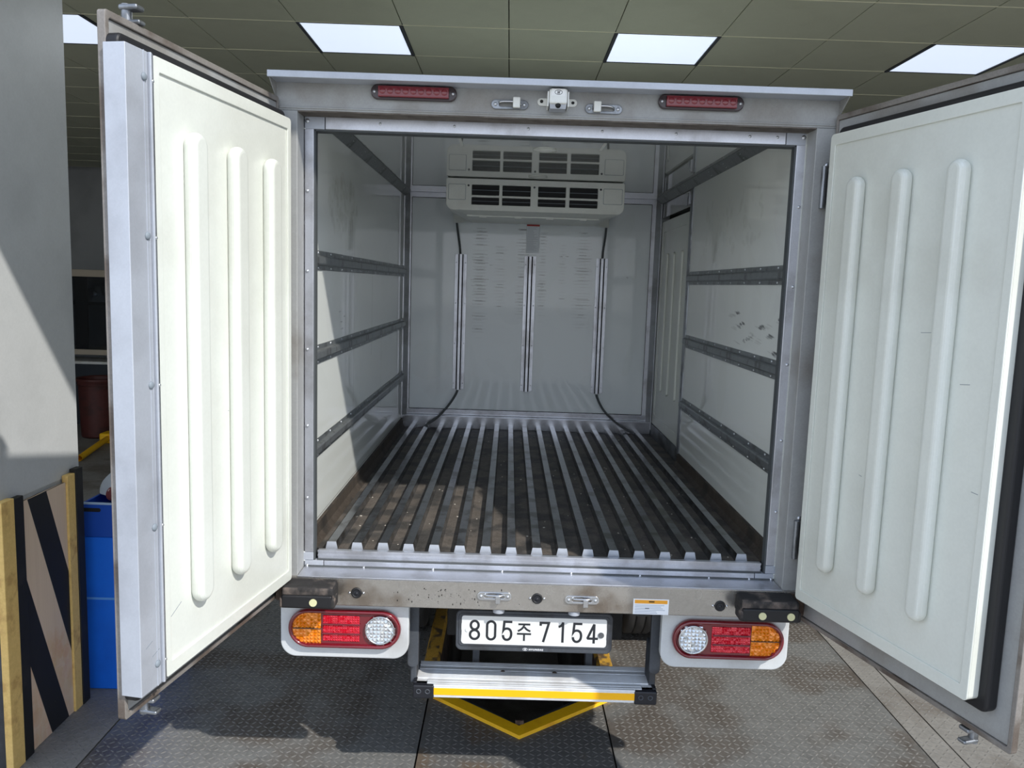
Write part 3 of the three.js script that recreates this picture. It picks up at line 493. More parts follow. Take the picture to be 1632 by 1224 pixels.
{ // marker lamps, camera, latch keepers, sensors, sticker, bumpers
  for (const x of [-0.452, 0.445]) {
    const l = group('marker_lamp', truck), y = 2.452, f = 0.079;
    put('lamp_housing', extrude(rrect(x - 0.134, x + 0.134, y - 0.023, y + 0.023, 0.0228), 0.014, f, 0.003), M.redDark, l);
    put('lamp_lens', extrude(rrect(x - 0.11, x + 0.11, y - 0.0165, y + 0.0165, 0.003), 0.012, f + 0.0135, 0.003), M.redGlow, l);
    for (let i = 0; i < 9; i++) put('lens_bead', dome(0.0105, 0.003, 'z', x - 0.096 + i * 0.024, y + 0.001, f + 0.0252), M.redGlow, l);
    put('lamp_screws', [dome(0.005, 0.003, 'z', x - 0.122, y, f + 0.014), dome(0.005, 0.003, 'z', x + 0.122, y, f + 0.014)], M.screw, l);
  }
  const cam = group('reversing_camera', truck), cx = -0.004, cy = 2.44;
  put('bracket', [extrude(rrect(cx - 0.062, cx + 0.062, cy - 0.012, cy + 0.011, 0.011), 0.004, 0.079, 0.001), box(cx - 0.033, cx - 0.029, cy - 0.025, cy + 0.02, 0.08, 0.14, 0.001), box(cx + 0.029, cx + 0.033, cy - 0.025, cy + 0.02, 0.08, 0.14, 0.001)], M.white, cam);
  put('bracket_slots', [extrude(rrect(cx - 0.054, cx - 0.044, cy - 0.004, cy + 0.006, 0.0045), 0.001, 0.083), extrude(rrect(cx + 0.044, cx + 0.054, cy - 0.005, cy + 0.004, 0.0045), 0.001, 0.083)], M.black, cam);
  put('camera_body', [box(cx - 0.028, cx + 0.028, cy - 0.018, cy + 0.028, 0.085, 0.145, 0.007, 3)], M.white, cam);
  put('camera_base', hull([[cx - 0.027, cy - 0.012, 0.085], [cx + 0.027, cy - 0.012, 0.085], [cx - 0.027, cy - 0.012, 0.142], [cx + 0.027, cy - 0.012, 0.142], [cx - 0.024, cy - 0.032, 0.09], [cx + 0.024, cy - 0.032, 0.09], [cx - 0.024, cy - 0.03, 0.132], [cx + 0.024, cy - 0.03, 0.132]]), M.aluLight, cam);
  put('camera_lens', [dome(0.009, 0.006, 'z', 0, 0, 0).rotateX(0.6).translate(cx, cy - 0.021, 0.137)], M.black, cam);
  const em = paint(128, 64, (c, w, h) => { c.fillStyle = '#e9e9e6'; c.fillRect(0, 0, w, h); emblem(c, 64, 32, 34, 20, '#1c1c1e', 6); });
  put('camera_emblem', new THREE.PlaneGeometry(0.042, 0.021).translate(cx, cy + 0.016, 0.1455), std({ map: em, roughness: 0.4 }), cam, true);
  for (const [x, y, up, s] of [[-0.152, 2.428, 1, 1], [0.142, 2.424, 1, -1], [-0.153, 0.827, -1, 1], [0.142, 0.823, -1, -1]]) {
    const k = group('latch_keeper', truck), f = up > 0 ? 0.08 : 0.09;
    put('keeper_plate', extrude(frameShape([x - 0.058, x + 0.058, y - 0.0145, y + 0.0145], [x - 0.034, x + 0.034, y - 0.006, y + 0.006], 0.0144, 0.0055), 0.005, f, 0.0015), up > 0 ? M.aluDull : M.chrome, k);
    put('keeper_bolts', [dome(0.006, 0.005, 'z', x - 0.045, y, f + 0.005), dome(0.006, 0.005, 'z', x + 0.045, y, f + 0.005)], M.screw, k);
    put('keeper_bar', tube([[x - 0.034, y + 0.004, f + 0.003], [x - 0.028, y + 0.006, f + 0.012], [x + 0.02, y + 0.006, f + 0.014], [x + 0.034, y + 0.002, f + 0.003]], 0.0035, 16, 6), M.chrome, k);
    if (up > 0) put('keeper_tab', box(x + s * 0.021 - 0.0115, x + s * 0.021 + 0.0115, y - 0.012, y + 0.02, f + 0.008, f + 0.024, 0.003), M.white, k);
    else put('keeper_tab', box(x + 0.012 - 0.009, x + 0.012 + 0.009, y - 0.022, y + 0.006, f + 0.004, f + 0.018, 0.003), M.chrome, k);
  }
  for (const [x, y] of [[-0.617, 0.824], [-0.009, 0.823], [0.609, 0.816]]) {
    const s = group('parking_sensor', truck);
    put('sensor_ring', new THREE.TorusGeometry(0.0145, 0.004, 10, 28).translate(x, y, 0.091), M.rubber, s);
    put('sensor_face', [cyl(0.011, 0.011, 0.006, 'z', x, y, 0.0905), dome(0.006, 0.003, 'z', x, y - 0.002, 0.0935)], M.blackPlastic, s);
    put('sensor_screws', [dome(0.005, 0.004, 'z', x - 0.0235, y, 0.09), dome(0.005, 0.004, 'z', x + 0.0235, y, 0.09)], M.chrome, s);
  }
  const cs = paint(256, 128, (c, w, h) => { c.fillStyle = '#eef1f6'; c.fillRect(0, 0, w, h); c.fillStyle = '#f2a52a'; c.fillRect(10, 8, w - 20, 30); c.fillStyle = '#4a3512'; c.fillRect(112, 16, 40, 12); c.fillStyle = '#9aa6b8'; for (let y = 50; y < 120; y += 13) c.fillRect(12, y, (w - 24) * R(0.6, 1), 4); c.fillStyle = '#5e6470'; c.fillRect(86, 74, 30, 8); });
  put('caution_sticker', new THREE.BoxGeometry(0.12, 0.054, 0.0012).translate(0.376, 0.806, 0.0905), std({ map: cs, roughness: 0.45 }), truck, true);
  for (const s of [-1, 1]) {
    const b = group('rubber_bumper', truck), xa = s < 0 ? -0.848 : 0.655, xb = s < 0 ? -0.676 : 0.848;
    put('bumper_block', [box(xa, xb, 0.808, 0.872, 0.09, 0.175, 0.014, 3), box(xa - 0.005, xb + 0.005, 0.80, 0.838, 0.12, 0.182, 0.01, 3)], M.rubberDusty, b);
    put('bumper_front', box(xa + 0.004, xb - 0.004, 0.803, 0.846, 0.165, 0.184, 0.006), M.rubber, b);
    for (const x of s < 0 ? [-0.74] : [0.723, 0.816]) put('bumper_plug', cyl(0.0125, 0.0125, 0.004, 'z', x, 0.824, 0.185, 20), M.plug, b);
    put('bumper_bracket', box(s * 0.845, s * 0.875, 0.81, 0.868, 0.09, 0.14, 0.004), M.rust, b);
  }
}
function emblem(c, x, y, rx, ry, col, lw) { // an oval holding a slanted letter H
  c.strokeStyle = col; c.lineWidth = lw * 0.7; c.beginPath(); c.ellipse(x, y, rx, ry, 0, 0, 7); c.stroke();
  c.lineWidth = lw * 1.1; c.beginPath(); c.moveTo(x - rx * 0.22, y + ry * 0.72); c.lineTo(x - rx * 0.36 + rx * 0.2, y - ry * 0.72); c.moveTo(x + rx * 0.1, y + ry * 0.72); c.lineTo(x + rx * 0.36, y - ry * 0.72); c.moveTo(x - rx * 0.2, y + ry * 0.15); c.lineTo(x + rx * 0.25, y - ry * 0.15); c.stroke();
}
{ // number plate
  const p = group('number_plate', truck, [-0.003, 0.0417, 0.0595]), z = -0.02; p.scale.setScalar(0.978);
  put('plate_holder', extrude(rrect(-0.286, 0.267, 0.580, 0.728, 0.022), 0.016, z - 0.014, 0.004), M.darkGrey, p);
  const t = paint(1560, 330, (c, w, h) => { // 3 px per mm
    c.fillStyle = '#e0e0dd'; c.fillRect(0, 0, w, h);
    c.strokeStyle = '#23262b'; c.lineCap = 'butt'; c.lineJoin = 'miter';
    const W = 112, H = 226, y0 = 52, L = 26;
    const X = [95, 270, 440, 600, 835, 1015, 1180, 1335];
    const S = (x, f) => { c.save(); c.translate(x, y0); c.lineWidth = L; c.beginPath(); f(); c.stroke(); c.restore(); };
    const q = L / 2;
    S(X[0], () => { c.ellipse(W / 2, 60, W / 2 - q - 2, 60 - q, 0, 0, 7); c.moveTo(W - q + 4, 164); c.ellipse(W / 2, 164, W / 2 - q + 4, 62 - q, 0, 0, 7); });
    S(X[1], () => { c.moveTo(q, 60); c.arcTo(q, q, W / 2, q, 44); c.arcTo(W - q, q, W - q, 60, 44); c.lineTo(W - q, H - 60); c.arcTo(W - q, H - q, W / 2, H - q, 44); c.arcTo(q, H - q, q, H - 60, 44); c.closePath(); });
    const five = () => { c.moveTo(W - 4, q); c.lineTo(24, q); c.lineTo(17, 104); c.bezierCurveTo(30, 82, W - q, 70, W - q, 148); c.bezierCurveTo(W - q, 232, q, 232, q, 160); };
    S(X[2], five);
    S(X[4], () => { c.moveTo(q, 46); c.lineTo(q, q); c.lineTo(W - q, q); c.lineTo(44, H); });
    S(X[5], () => { c.moveTo(22, 52); c.bezierCurveTo(48, 46, 66, 30, 69, 0); c.moveTo(69, 8); c.lineTo(69, H); });
    S(X[6], five);
    S(X[7], () => { c.lineJoin = 'bevel'; c.moveTo(W - 32, H); c.lineTo(W - 32, q); c.lineTo(12, 172); c.lineTo(W + 12, 172); });
    c.save(); c.translate(X[3], y0 + 24); c.lineWidth = 21; c.beginPath(); // the syllable ju
    c.moveTo(12, 12); c.lineTo(138, 12); c.moveTo(76, 16); c.quadraticCurveTo(62, 66, 8, 88); c.moveTo(78, 40); c.quadraticCurveTo(96, 74, 142, 86); c.moveTo(0, 118); c.lineTo(150, 118); c.moveTo(76, 118); c.lineTo(76, 196); c.stroke(); c.restore();
  });
  const g = extrude(rrect(-0.2575, 0.2575, -0.0525, 0.0525, 0.008), 0.003, 0, 0.001), a = g.attributes.position, uv = g.attributes.uv;
  for (let i = 0; i < a.count; i++) uv.setXY(i, (a.getX(i) + 0.26) / 0.52, (a.getY(i) + 0.055) / 0.11);
  put('plate', g.translate(-0.0103, 0.658, z + 0.002), std({ map: t, roughness: 0.45 }), p, true);
  put('plate_rim', extrude(frameShape([-0.276, 0.256, 0.599, 0.718], [-0.264, 0.244, 0.608, 0.709], 0.014, 0.008), 0.004, z + 0.001, 0.0015), M.darkGrey, p);
  const hy = paint(512, 80, (c, w, h) => { c.fillStyle = '#464a50'; c.fillRect(0, 0, w, h); emblem(c, 70, 40, 44, 26, '#f2f2f2', 9); c.fillStyle = '#f4f4f4'; c.font = 'bold 50px sans-serif'; c.textBaseline = 'middle'; c.save(); c.translate(136, 43); c.scale(1.28, 1); c.fillText('HYUNDAI', 0, 0); c.restore(); });
  put('holder_lettering', new THREE.BoxGeometry(0.092, 0.0144, 0.0006).translate(-0.006, 0.5905, z + 0.0024), std({ map: hy, roughness: 0.5 }), p, true);
  put('plate_bolt', cyl(0.0065, 0.0065, 0.003, 'z', -0.2455, 0.658, z + 0.006), M.white, p);
  put('plate_bolt', [cyl(0.0105, 0.0105, 0.004, 'z', 0.2265, 0.652, z + 0.006), cyl(0.005, 0.005, 0.006, 'z', 0.2265, 0.652, z + 0.007, 6)], M.aluDull, p);
  for (const x of [-0.137, 0.12]) put('plate_lamp', cyl(0.02, 0.02, 0.016, 'y', x, 0.7705, 0.066, 24), M.aluLight, truck);
  for (const x of [-0.218, 0.21]) put('plate_arm', box(x - 0.013, x + 0.013, 0.42, 0.76, -0.24, -0.2, 0.003), M.darkGrey, truck);
}
{ // tail lamps on painted panels
  const facets = (inside, cell, z, amp) => { // a lens of small tilted facets
    const pos = [], idx = (x, y) => z + (hash(Math.round(x * 9e3), Math.round(y * 9e3), 3) - 0.5) * amp;
    for (let x = -0.22; x < 0.22; x += cell) for (let y = -0.08; y < 0.08; y += cell) {
      const cx = x + cell / 2, cy = y + cell / 2; if (!inside(cx, cy)) continue;
      const q = [[x, y], [x + cell, y], [x + cell, y + cell], [x, y + cell]], c = [cx, cy, z + amp * (0.6 + hash(Math.round(cx * 9e3), Math.round(cy * 9e3), 8))];
      for (let k = 0; k < 4; k++) { const a = q[k], b = q[(k + 1) % 4]; pos.push(a[0], a[1], idx(...a), b[0], b[1], idx(...b), ...c); }
    }
    const g = new THREE.BufferGeometry(); g.setAttribute('position', new THREE.Float32BufferAttribute(pos, 3)); g.computeVertexNormals(); g.setAttribute('uv', new THREE.Float32BufferAttribute(new Float32Array(pos.length / 3 * 2), 2)); return g;
  };
  for (const s of [-1, 1]) {
    const t = group('tail_lamp', truck, [-0.0025, 0.035, 0.05]); t.scale.setScalar(0.981); const px = s < 0 ? -0.675 : 0.661, lx = s < 0 ? -0.6725 : 0.6685, y = 0.660, f = -0.002;
    put('lamp_panel', [extrude(rrect(px - 0.2245, px + 0.2245, 0.547, 0.776, [0.055, 0.055, 0.004, 0.004]), 0.03, -0.034, 0.004), box(px - 0.2, px + 0.2, 0.74, 0.80, -0.06, -0.03)], M.lampPanel, t);
    const loop = []; for (const [q, a0] of [[1, -Math.PI / 2], [-1, Math.PI / 2]]) for (let i = 0; i <= 16; i++) { const a = a0 + i / 16 * Math.PI; loop.push(new THREE.Vector3(q * 0.126 + Math.cos(a) * 0.0625, Math.sin(a) * 0.0625, 0)); }
    put('lamp_rim', new THREE.TubeGeometry(new THREE.CatmullRomCurve3(loop, true, 'catmullrom', 0.1), 120, 0.0085, 10, true).scale(1, 1, 1.9).translate(lx, y, f + 0.008), M.redRim, t);
    put('lamp_back', extrude(rrect(lx - 0.186, lx + 0.186, y - 0.061, y + 0.061, 0.06), 0.012, f, 0.001), M.redRim, t);
    const X = (x) => x * s; // lens layout from the inner end outwards (clear disc, red field, amber end)
    const stad = (x, yy) => { const e = 0.1965 - 0.0715, dx = Math.max(0, Math.abs(x) - e); return Math.hypot(dx, yy) < 0.0585; };
    const red = facets((x, yy) => stad(x, yy) && X(x) > -0.055 && X(x) < 0.0775 && Math.abs(yy) < 0.05, 0.0085, 0, 0.0022).translate(lx, y, f + 0.014);
    put('red_lens', red, M.redLens, t, true);
    put('red_bars', [-0.017, 0.017].map((h) => box(lx + X(-0.055), lx + X(0.078), y + h - 0.003, y + h + 0.003, f + 0.012, f + 0.02, 0.002)), M.redRim, t);
    const am = facets((x, yy) => stad(x * 1.0, yy * 1.02) && X(x) >= 0.0775, 0.0125, 0, 0.0036).translate(lx, y, f + 0.014);
    put('amber_lens', am, M.amber, t, true);
    put('amber_bar', box(lx + X(0.08), lx + X(0.178), y - 0.0012, y + 0.0012, f + 0.014, f + 0.02), M.rust, t);
    const cxl = -0.124, cl = facets((x, yy) => Math.hypot(X(x) - cxl, yy) < 0.049, 0.0128, 0, 0.0042).translate(lx, y, f + 0.018);
    put('clear_lens', cl, M.clear, t, true);
    put('clear_lens_rim', new THREE.TorusGeometry(0.049, 0.0035, 10, 40).translate(lx + X(cxl), y, f + 0.02), M.chrome, t);
    put('clear_lens_back', cyl(0.05, 0.05, 0.012, 'z', lx + X(cxl), y, f + 0.011, 32), M.chrome, t);
  }
}
{ // folding step and its hangers
  const s = group('rear_step', truck), y = 0.46;
  put('step_tread', [box(-0.428, 0.425, y - 0.03, y - 0.002, -0.175, -0.008, 0.004), ...[[-0.172, -0.137], [-0.131, -0.112], [-0.104, -0.045], [-0.039, -0.022], [-0.018, -0.006]].map(([a, b]) => box(-0.428 + (b > -0.03 ? 0.045 : 0), 0.425 - (b > -0.03 ? 0.045 : 0), y - 0.006, y + 0.001, a, b, 0.0015))], M.stepAlu, s);
  const rid = []; for (let z = -0.1; z < -0.047; z += 0.0052) rid.push(box(-0.424, 0.421, y, y + 0.0022, z, z + 0.0026)); for (let z = -0.168; z < -0.14; z += 0.0065) rid.push(box(-0.424, 0.421, y, y + 0.002, z, z + 0.003));
  put('tread_ridges', rid, M.stepAlu, s);
  put('step_front', box(-0.36, 0.355, 0.412, 0.46, -0.01, 0.004, 0.003), M.stepAlu, s);
  put('yellow_stripe', box(-0.358, 0.353, 0.423, 0.448, 0.0035, 0.0055), M.yellowTape, s);
  for (const q of [-1, 1]) {
    const x0 = q < 0 ? -0.432 : 0.352, x1 = q < 0 ? -0.357 : 0.432;
    put('end_cap', [box(x0, x1, 0.408, 0.458, -0.03, 0.009, 0.006), box(q < 0 ? -0.432 : 0.418, q < 0 ? -0.42 : 0.432, 0.415, 0.462, -0.17, -0.01, 0.003)], M.blackPlastic, s);
    put('cap_screws', [0.28, 0.7].map((k) => new THREE.TorusGeometry(0.0075, 0.002, 6, 16).translate(x0 + (x1 - x0) * k, 0.436, 0.0095)), M.darkGrey, s);
    const bx = q < 0 ? -0.435 : 0.421;
    put('step_hanger', [extrude(rrect(bx - 0.0195, bx + 0.0195, 0.515, 0.775, [0.017, 0.017, 0, 0]), 0.02, -0.03, 0.003), box(bx - 0.012, bx + 0.012, 0.44, 0.60, -0.13, -0.04, 0.006)], M.darkGrey, truck);
  }
  put('tread_bolts', [dome(0.008, 0.004, 'y', -0.115, y, -0.108), dome(0.009, 0.004, 'y', 0.075, y, -0.108)], M.rust, s);
}
{ // chassis, axle and wheels
  const c = group('chassis', truck);
  put('chassis_rail', box(-0.33, -0.27, 0.55, 0.74, -2.6, -0.2, 0.006), M.chassis, c);
  put('chassis_rail', box(0.27, 0.33, 0.55, 0.74, -2.6, -0.2, 0.006), M.chassis, c);
  for (const z of [-0.3, -1.0, -2.0]) put('cross_member', box(-0.28, 0.28, 0.56, 0.70, z - 0.05, z + 0.05, 0.006), M.chassis, c);
  put('under_tray', box(-OW, OW, 0.765, 0.80, BACK, -0.03), M.chassis, c);
  put('axle', [cyl(0.05, 0.05, 1.3, 'x', 0, 0.3, -1.55), new THREE.SphereGeometry(0.14, 16, 12).translate(0, 0.3, -1.55)], M.chassis, c);
  put('spare_wheel', new THREE.TorusGeometry(0.22, 0.07, 12, 32).rotateX(Math.PI / 2).translate(0, 0.62, -0.66), M.tyre, c);
  put('cable', tube([[0.28, 0.77, -0.08], [0.33, 0.715, -0.1], [0.37, 0.69, -0.12], [0.42, 0.685, -0.14], [0.5, 0.70, -0.16]], 0.008), M.hose, c);
  const prof = [[0.19, -0.07], [0.27, -0.078], [0.293, -0.07], [0.30, -0.06], [0.30, -0.03], [0.292, -0.028], [0.292, -0.022], [0.30, -0.02], [0.30, 0.02], [0.292, 0.022], [0.292, 0.028], [0.30, 0.03], [0.30, 0.06], [0.293, 0.07], [0.27, 0.078], [0.19, 0.07], [0.19, -0.07]].map(([r, h]) => new THREE.Vector2(r, h));
  for (const x of [-0.77, -0.60, 0.60, 0.77]) {
    const w = group('wheel', truck);
    put('tyre', new THREE.LatheGeometry(prof, 40).rotateZ(Math.PI / 2).translate(x, 0.302, -1.55), M.tyre, w);
    put('rim', [cyl(0.195, 0.195, 0.1, 'x', x, 0.302, -1.55, 28)], M.aluDull, w);
  }
}
// rear doors, built in the plane u (from the hinge), y, n (towards the load space)
function rearDoor(side, deg, o) {
  const d = group('rear_door', truck, [side * 0.885, 0, 0.09]);
  const s = -side; d.rotation.y = side < 0 ? -deg * Math.PI / 180 : deg * Math.PI / 180;
  const B = (u0, u1, y0, y1, n0, n1, r) => box(Math.min(s * u0, s * u1), Math.max(s * u0, s * u1), y0, y1, -n1, -n0, r);
  const S = (u0, u1, y0, y1) => [Math.min(s * u0, s * u1), Math.max(s * u0, s * u1), y0, y1];
  const up = (g, n) => g.translate(0, 0, -n); // a shape extruded by depth d fills n-d .. n when placed at -n
  const { u0, u1, u2, u3, y0, y1, Y0, Y1, t, cream } = o;
  put('door_skin', B(-0.005, u3, Y0, Y1, -0.008, 0.0, 0.003), M.skin, d);
  put('door_flange', extrude(frameShape(S(0.0, u3 - 0.008, Y0 + 0.012, Y1 - 0.014), S(u0 - 0.012, Math.min(u2 + 0.004, u3 - 0.018), y0 - 0.02, y1 + 0.02), 0.008, 0.012), 0.006, -0.006, 0.0015), M.frame, d);
  put('door_rim', extrude(frameShape(S(-0.004, u3 + 0.004, Y0 - 0.003, Y1 + 0.003), S(0.004, u3 - 0.009, Y0 + 0.011, Y1 - 0.013), 0.008, 0.006), 0.02, -0.012, 0.002), M.skin, d);
  put('gasket', extrude(frameShape(S(u0 - 0.014, u2 + (o.seal ?? 0.006), y0 - 0.024, y1 + 0.026), S(u0 + 0.006, u2 - (o.strip ? 0.03 : 0.004), y0 + 0.004, y1 - 0.004), 0.02, 0.012), 0.036, -0.04, 0.008, 3), M.rubber, d);
  const inner = d;
  put('inner_panel', extrude(rrect(...S(u0, u1, y0, y1), side < 0 ? [0.002, 0.002, 0.002, 0.002] : 0.014), t - 0.005, -(t - 0.005), 0), cream, inner);
  put('panel_border', extrude(frameShape(S(u0, u1, y0, y1), S(u0 + 0.022, u1 - 0.024, y0 + 0.036, y1 - 0.034), 0.012, 0.004), 0.0055, -t, 0.002, 3), cream, inner);
  for (const [u, hw] of o.ridges) put('ridge', new THREE.ExtrudeGeometry(rrect(...S(u - hw, u + hw, 1.022 + 0.016, 2.212 - 0.016), hw * 0.98), { depth: 0.002, bevelEnabled: true, bevelSize: 0.016, bevelThickness: 0.017, bevelSegments: 5, curveSegments: 10 }).translate(0, 0, -(t + 0.012)), cream, inner);
  if (o.strip) {
    const st = d;
    put('strip_face', B(0.735, u2, y0 + 0.0, y1, 0.012, t + 0.001, 0.002), M.aluLight, st);
    put('strip_bead', [B(0.726, 0.7325, y0, y1, 0.012, t + 0.007, 0.002), B(0.7475, 0.750, y0, y1, 0.02, t + 0.0022, 0.0)], M.aluLight, st);
    put('strip_inner', B(u1, 0.7255, y0, y1, 0.012, t + 0.0015, 0.001), M.aluDull, st);
    for (const y of [2.298, 1.952, 1.612, 1.274, 0.935]) {
      put('strip_plug', dome(0.0095, 0.006, '-z', s * 0.750, y, -(t + 0.0015)), M.greyPlug, st);
      put('strip_rivet', dome(0.0045, 0.004, '-z', s * 0.720, y - 0.003, -(t + 0.002)), M.screw, st);
    }
  }
  const marks = o.strip ? [[0.78, 0.995, 0.028, 0.35], [0.755, 0.965, 0.03, 0.3], [0.66, 1.035, 0.05, 0.45], [0.40, 1.5, 0.004, 0], [0.55, 1.13, 0.004, 0]] : [[0.63, 1.66, 0.03, -0.1], [0.30, 1.35, 0.012, 0.2], [0.5, 1.78, 0.05, -0.06], [0.69, 1.4, 0.02, 0.1]];
  put('scuff_marks', marks.map(([u, y, l, a]) => new THREE.BoxGeometry(l, 0.0014, 0.0004).rotateZ(-s * a).translate(s * u, y, u > 0.715 && o.strip ? -(t + 0.0012) : -(t - 0.0048))), M.greyPlug, d).userData.kind = 'stuff';
  const lk = d;
  put('lock_rod', cyl(0.011, 0.011, Y1 - Y0 + 0.02, 'y', s * 0.68, (Y0 + Y1) / 2, 0.026, 14), M.aluDull, lk);
  for (const [y, e] of [[Y1 + 0.026, 1], [Y0 - 0.028, -1]]) {
    put('lock_cam', [cyl(0.012, 0.012, 0.06, 'y', s * 0.68, y - e * 0.006, 0.022, 14), B(0.664, 0.696, y + 0.010, y + 0.022, -0.034, 0.014, 0.005), B(0.667, 0.693, y - 0.022, y - 0.011, -0.03, 0.018, 0.005)], M.aluDull, lk);
  }
  for (const y of [2.205, 1.62, 1.055]) put('hinge', [B(-0.012, 0.012, y - 0.065, y + 0.065, -0.018, 0.014, 0.004), box(side < 0 ? 0.0 : -0.0, side < 0 ? 0.001 : -0.001, y, y + 0.001, 0, 0.001)], M.rust, d);
  return d;
}
rearDoor(-1, 100.3, { u0: 0.020, u1: 0.714, u2: 0.812, u3: 0.797, seal: -0.012, y0: 0.878, y1: 2.355, Y0: 0.812, Y1: 2.424, t: 0.064, cream: M.cream, strip: true, ridges: [[0.565, 0.019], [0.365, 0.019], [0.166, 0.019]] });
rearDoor(1, 106.7, { u0: 0.058, u1: 0.734, u2: 0.734, u3: 0.812, y0: 0.883, y1: 2.353, Y0: 0.785, Y1: 2.425, t: 0.075, cream: M.cream, seal: 0.028, ridges: [[0.563, 0.013], [0.375, 0.013], [0.198, 0.013]] });
for (const [s, y] of [[1, 2.206], [1, 1.055], [-1, 2.206], [-1, 1.055]]) {
  const h = group('frame_hinge', truck);
  put('hinge_leaf', box(s * 0.842, s * 0.872, y - 0.05, y + 0.05, 0.08, 0.085, 0.002), M.aluDull, h);
  put('hinge_knuckle', [cyl(0.009, 0.009, 0.13, 'y', s * 0.846, y, 0.092, 12)], M.aluDull, h);
  put('hinge_bolt', dome(0.009, 0.006, 'z', s * 0.858, y + 0.07, 0.08), M.screw, h);
}

// ---------------------------------------------------------------- things seen past the column
{
  const b = tag(group('recycling_box', scene, [-1.815, 0, -0.9]), 'blue folding plastic box standing behind the open left door', 'box');
  put('box_lower', box(-0.17, 0.17, 0.0, 0.424, -0.16, 0.16, 0.006), M.blue, b);
  put('box_upper', box(-0.17, 0.17, 0.427, 0.708, -0.16, 0.16, 0.006), M.blue, b);
  put('box_fold', box(-0.1695, 0.1695, 0.42, 0.431, -0.159, 0.1605, 0.002), std({ color: lin('#5f9be0'), roughness: 0.5 }), b);
  put('box_collar', [box(-0.172, 0.172, 0.709, 0.858, 0.152, 0.163, 0.003), box(-0.172, 0.172, 0.709, 0.858, -0.163, -0.152, 0.003), box(-0.172, -0.161, 0.709, 0.858, -0.163, 0.163, 0.003), box(0.161, 0.172, 0.709, 0.858, -0.163, 0.163, 0.003)], M.blueDark, b);
  put('hand_slot', extrude(rrect(-0.165, -0.08, 0.823, 0.84, 0.008), 0.002, 0.1625), M.black, b);
  put('collar_rim', box(-0.172, 0.172, 0.855, 0.864, 0.152, 0.165, 0.003), std({ color: lin('#9fb6cf'), roughness: 0.4 }), b);
  const bag = new THREE.SphereGeometry(1, 40, 24), p = bag.attributes.position;
  for (let i = 0; i < p.count; i++) { const v = new THREE.Vector3().fromBufferAttribute(p, i), k = 0.86 + 0.34 * fbm((v.x + 2) / 5, (v.y + v.z + 3) / 7, 8, 207, 3); p.setXYZ(i, v.x * 0.165 * k, Math.max(0, v.y) * 0.125 * k, v.z * 0.12 * k); }
  bag.computeVertexNormals(); bag.translate(-1.83, 0.865, -0.945);
  tag(put('plastic_bag', bag, phy({ color: lin('#dfe6ee'), roughness: 0.35, transmission: 0.2, thickness: 0, side: THREE.DoubleSide })), 'crumpled pale plastic bag bulging from the top of the blue box', 'bag');
  const cn = tag(group('drink_can', scene, [-1.80, 0.897, -0.752]), 'empty white and red drink can lying on the blue box beside the plastic bag', 'can');
  const body = cyl(0.03, 0.03, 0.10, 'x', -0.02, 0, 0, 24), label = std({ map: soiled([226, 214, 212], [120, 60, 62], 0.5, 0.56, 10, 6, 211, 0.12), roughness: 0.35, metalness: 0.3 });
  put('can_body', body, label, cn); put('can_end', [cyl(0.026, 0.026, 0.012, 'x', 0.034, 0, 0, 24), new THREE.TorusGeometry(0.026, 0.003, 8, 24).rotateY(Math.PI / 2).translate(0.04, 0, 0)], M.chrome, cn); cn.rotation.set(0, -0.35, 0);
}
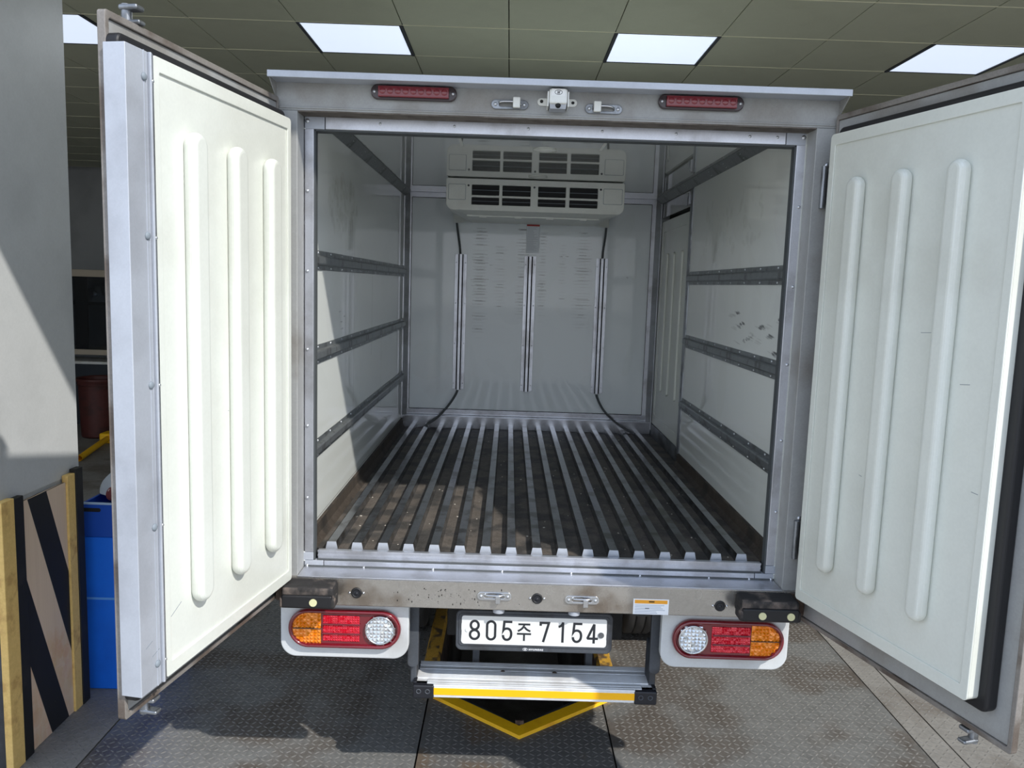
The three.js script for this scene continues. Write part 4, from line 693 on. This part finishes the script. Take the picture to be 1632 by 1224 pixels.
{
  const dr = new THREE.LatheGeometry([[0, 0], [0.175, 0], [0.185, 0.02], [0.195, 0.3], [0.205, 0.6], [0.222, 0.64], [0.226, 0.665], [0.216, 0.675], [0.198, 0.655], [0.18, 0.35], [0.0, 0.34]].map(([r, y]) => new THREE.Vector2(r, y)), 40);
  const d = tag(group('waste_drum', scene, [-4.78, 0, -6.35]), 'dark brown plastic drum on the floor far behind the column', 'drum');
  put('drum_body', dr, M.drum, d); put('drum_band', new THREE.TorusGeometry(0.207, 0.008, 8, 40).rotateX(Math.PI / 2).translate(0, 0.6, 0), M.drum, d);
  const y = tag(group('tow_bar', scene, [-4.42, 0, -5.6]), 'yellow steel tow bar lying on the floor beside the brown drum', 'bar');
  put('bar_tube', tube([[0.1, 0.035, 0.55], [0.02, 0.05, 0.1], [-0.06, 0.06, -0.35]], 0.03, 16, 10), M.yellow, y);
  put('bar_head', box(-0.16, 0.16, 0.0, 0.11, -0.52, -0.34, 0.02), M.yellow, y);
  const c = tag(group('display_cabinet', scene, [-5.1, 0, -7.0]), 'dark glazed cabinet with tan top rail against the rear of the bay', 'cabinet');
  put('cabinet_base', box(-0.8, 0.9, 0.0, 0.745, -0.5, 0.0, 0.006), std({ color: lin('#232a33'), roughness: 0.4 }), c);
  put('shelf_edge', box(-0.8, 0.9, 0.747, 0.78, -0.5, 0.012, 0.004), M.white, c);
  put('shelf_rail', box(-0.8, 0.9, 0.86, 0.925, -0.5, 0.0, 0.004), M.cabinetTan, c);
  put('cabinet_back', box(-0.8, 0.9, 0.782, 1.89, -0.5, -0.47), std({ color: lin('#8a8e92'), roughness: 0.6 }), c);
  put('cabinet_side', [box(-0.8, -0.77, 0.782, 1.8, -0.47, 0), box(0.87, 0.9, 0.782, 1.8, -0.47, 0)], M.chassis, c);
  put('top_rail', box(-0.8, 0.9, 1.80, 1.885, -0.5, 0.01, 0.006), M.cabinetTan, c);
  put('glass_pane', box(-0.77, 0.87, 0.925, 1.80, -0.014, -0.008), M.glassDark, c);
  put('cabinet_post', box(-0.28, -0.13, 0.925, 1.8, -0.06, -0.02, 0.01), M.black, c);
  put('inner_shelf', box(-0.77, 0.87, 1.46, 1.50, -0.46, -0.06, 0.004), M.chassis, c);
  const l = tag(group('lamp_unit', scene, [-5.12, 1.502, -7.18]), 'silver lamp unit on the shelf inside the glazed cabinet', 'lamp');
  put('lamp_shell', hull([[-0.14, 0.0, 0.1], [0.18, 0.0, 0.1], [-0.2, 0.14, 0.06], [0.18, 0.24, 0.06], [-0.1, 0, -0.08], [0.18, 0, -0.08], [0.16, 0.22, -0.06], [-0.16, 0.12, -0.06]]), M.clear, l);
  put('lamp_reflector', [dome(0.07, 0.03, 'z', 0.09, 0.13, 0.082), dome(0.045, 0.025, 'z', -0.05, 0.09, 0.085)], M.chrome, l);
}
renderer.render(scene, camera);
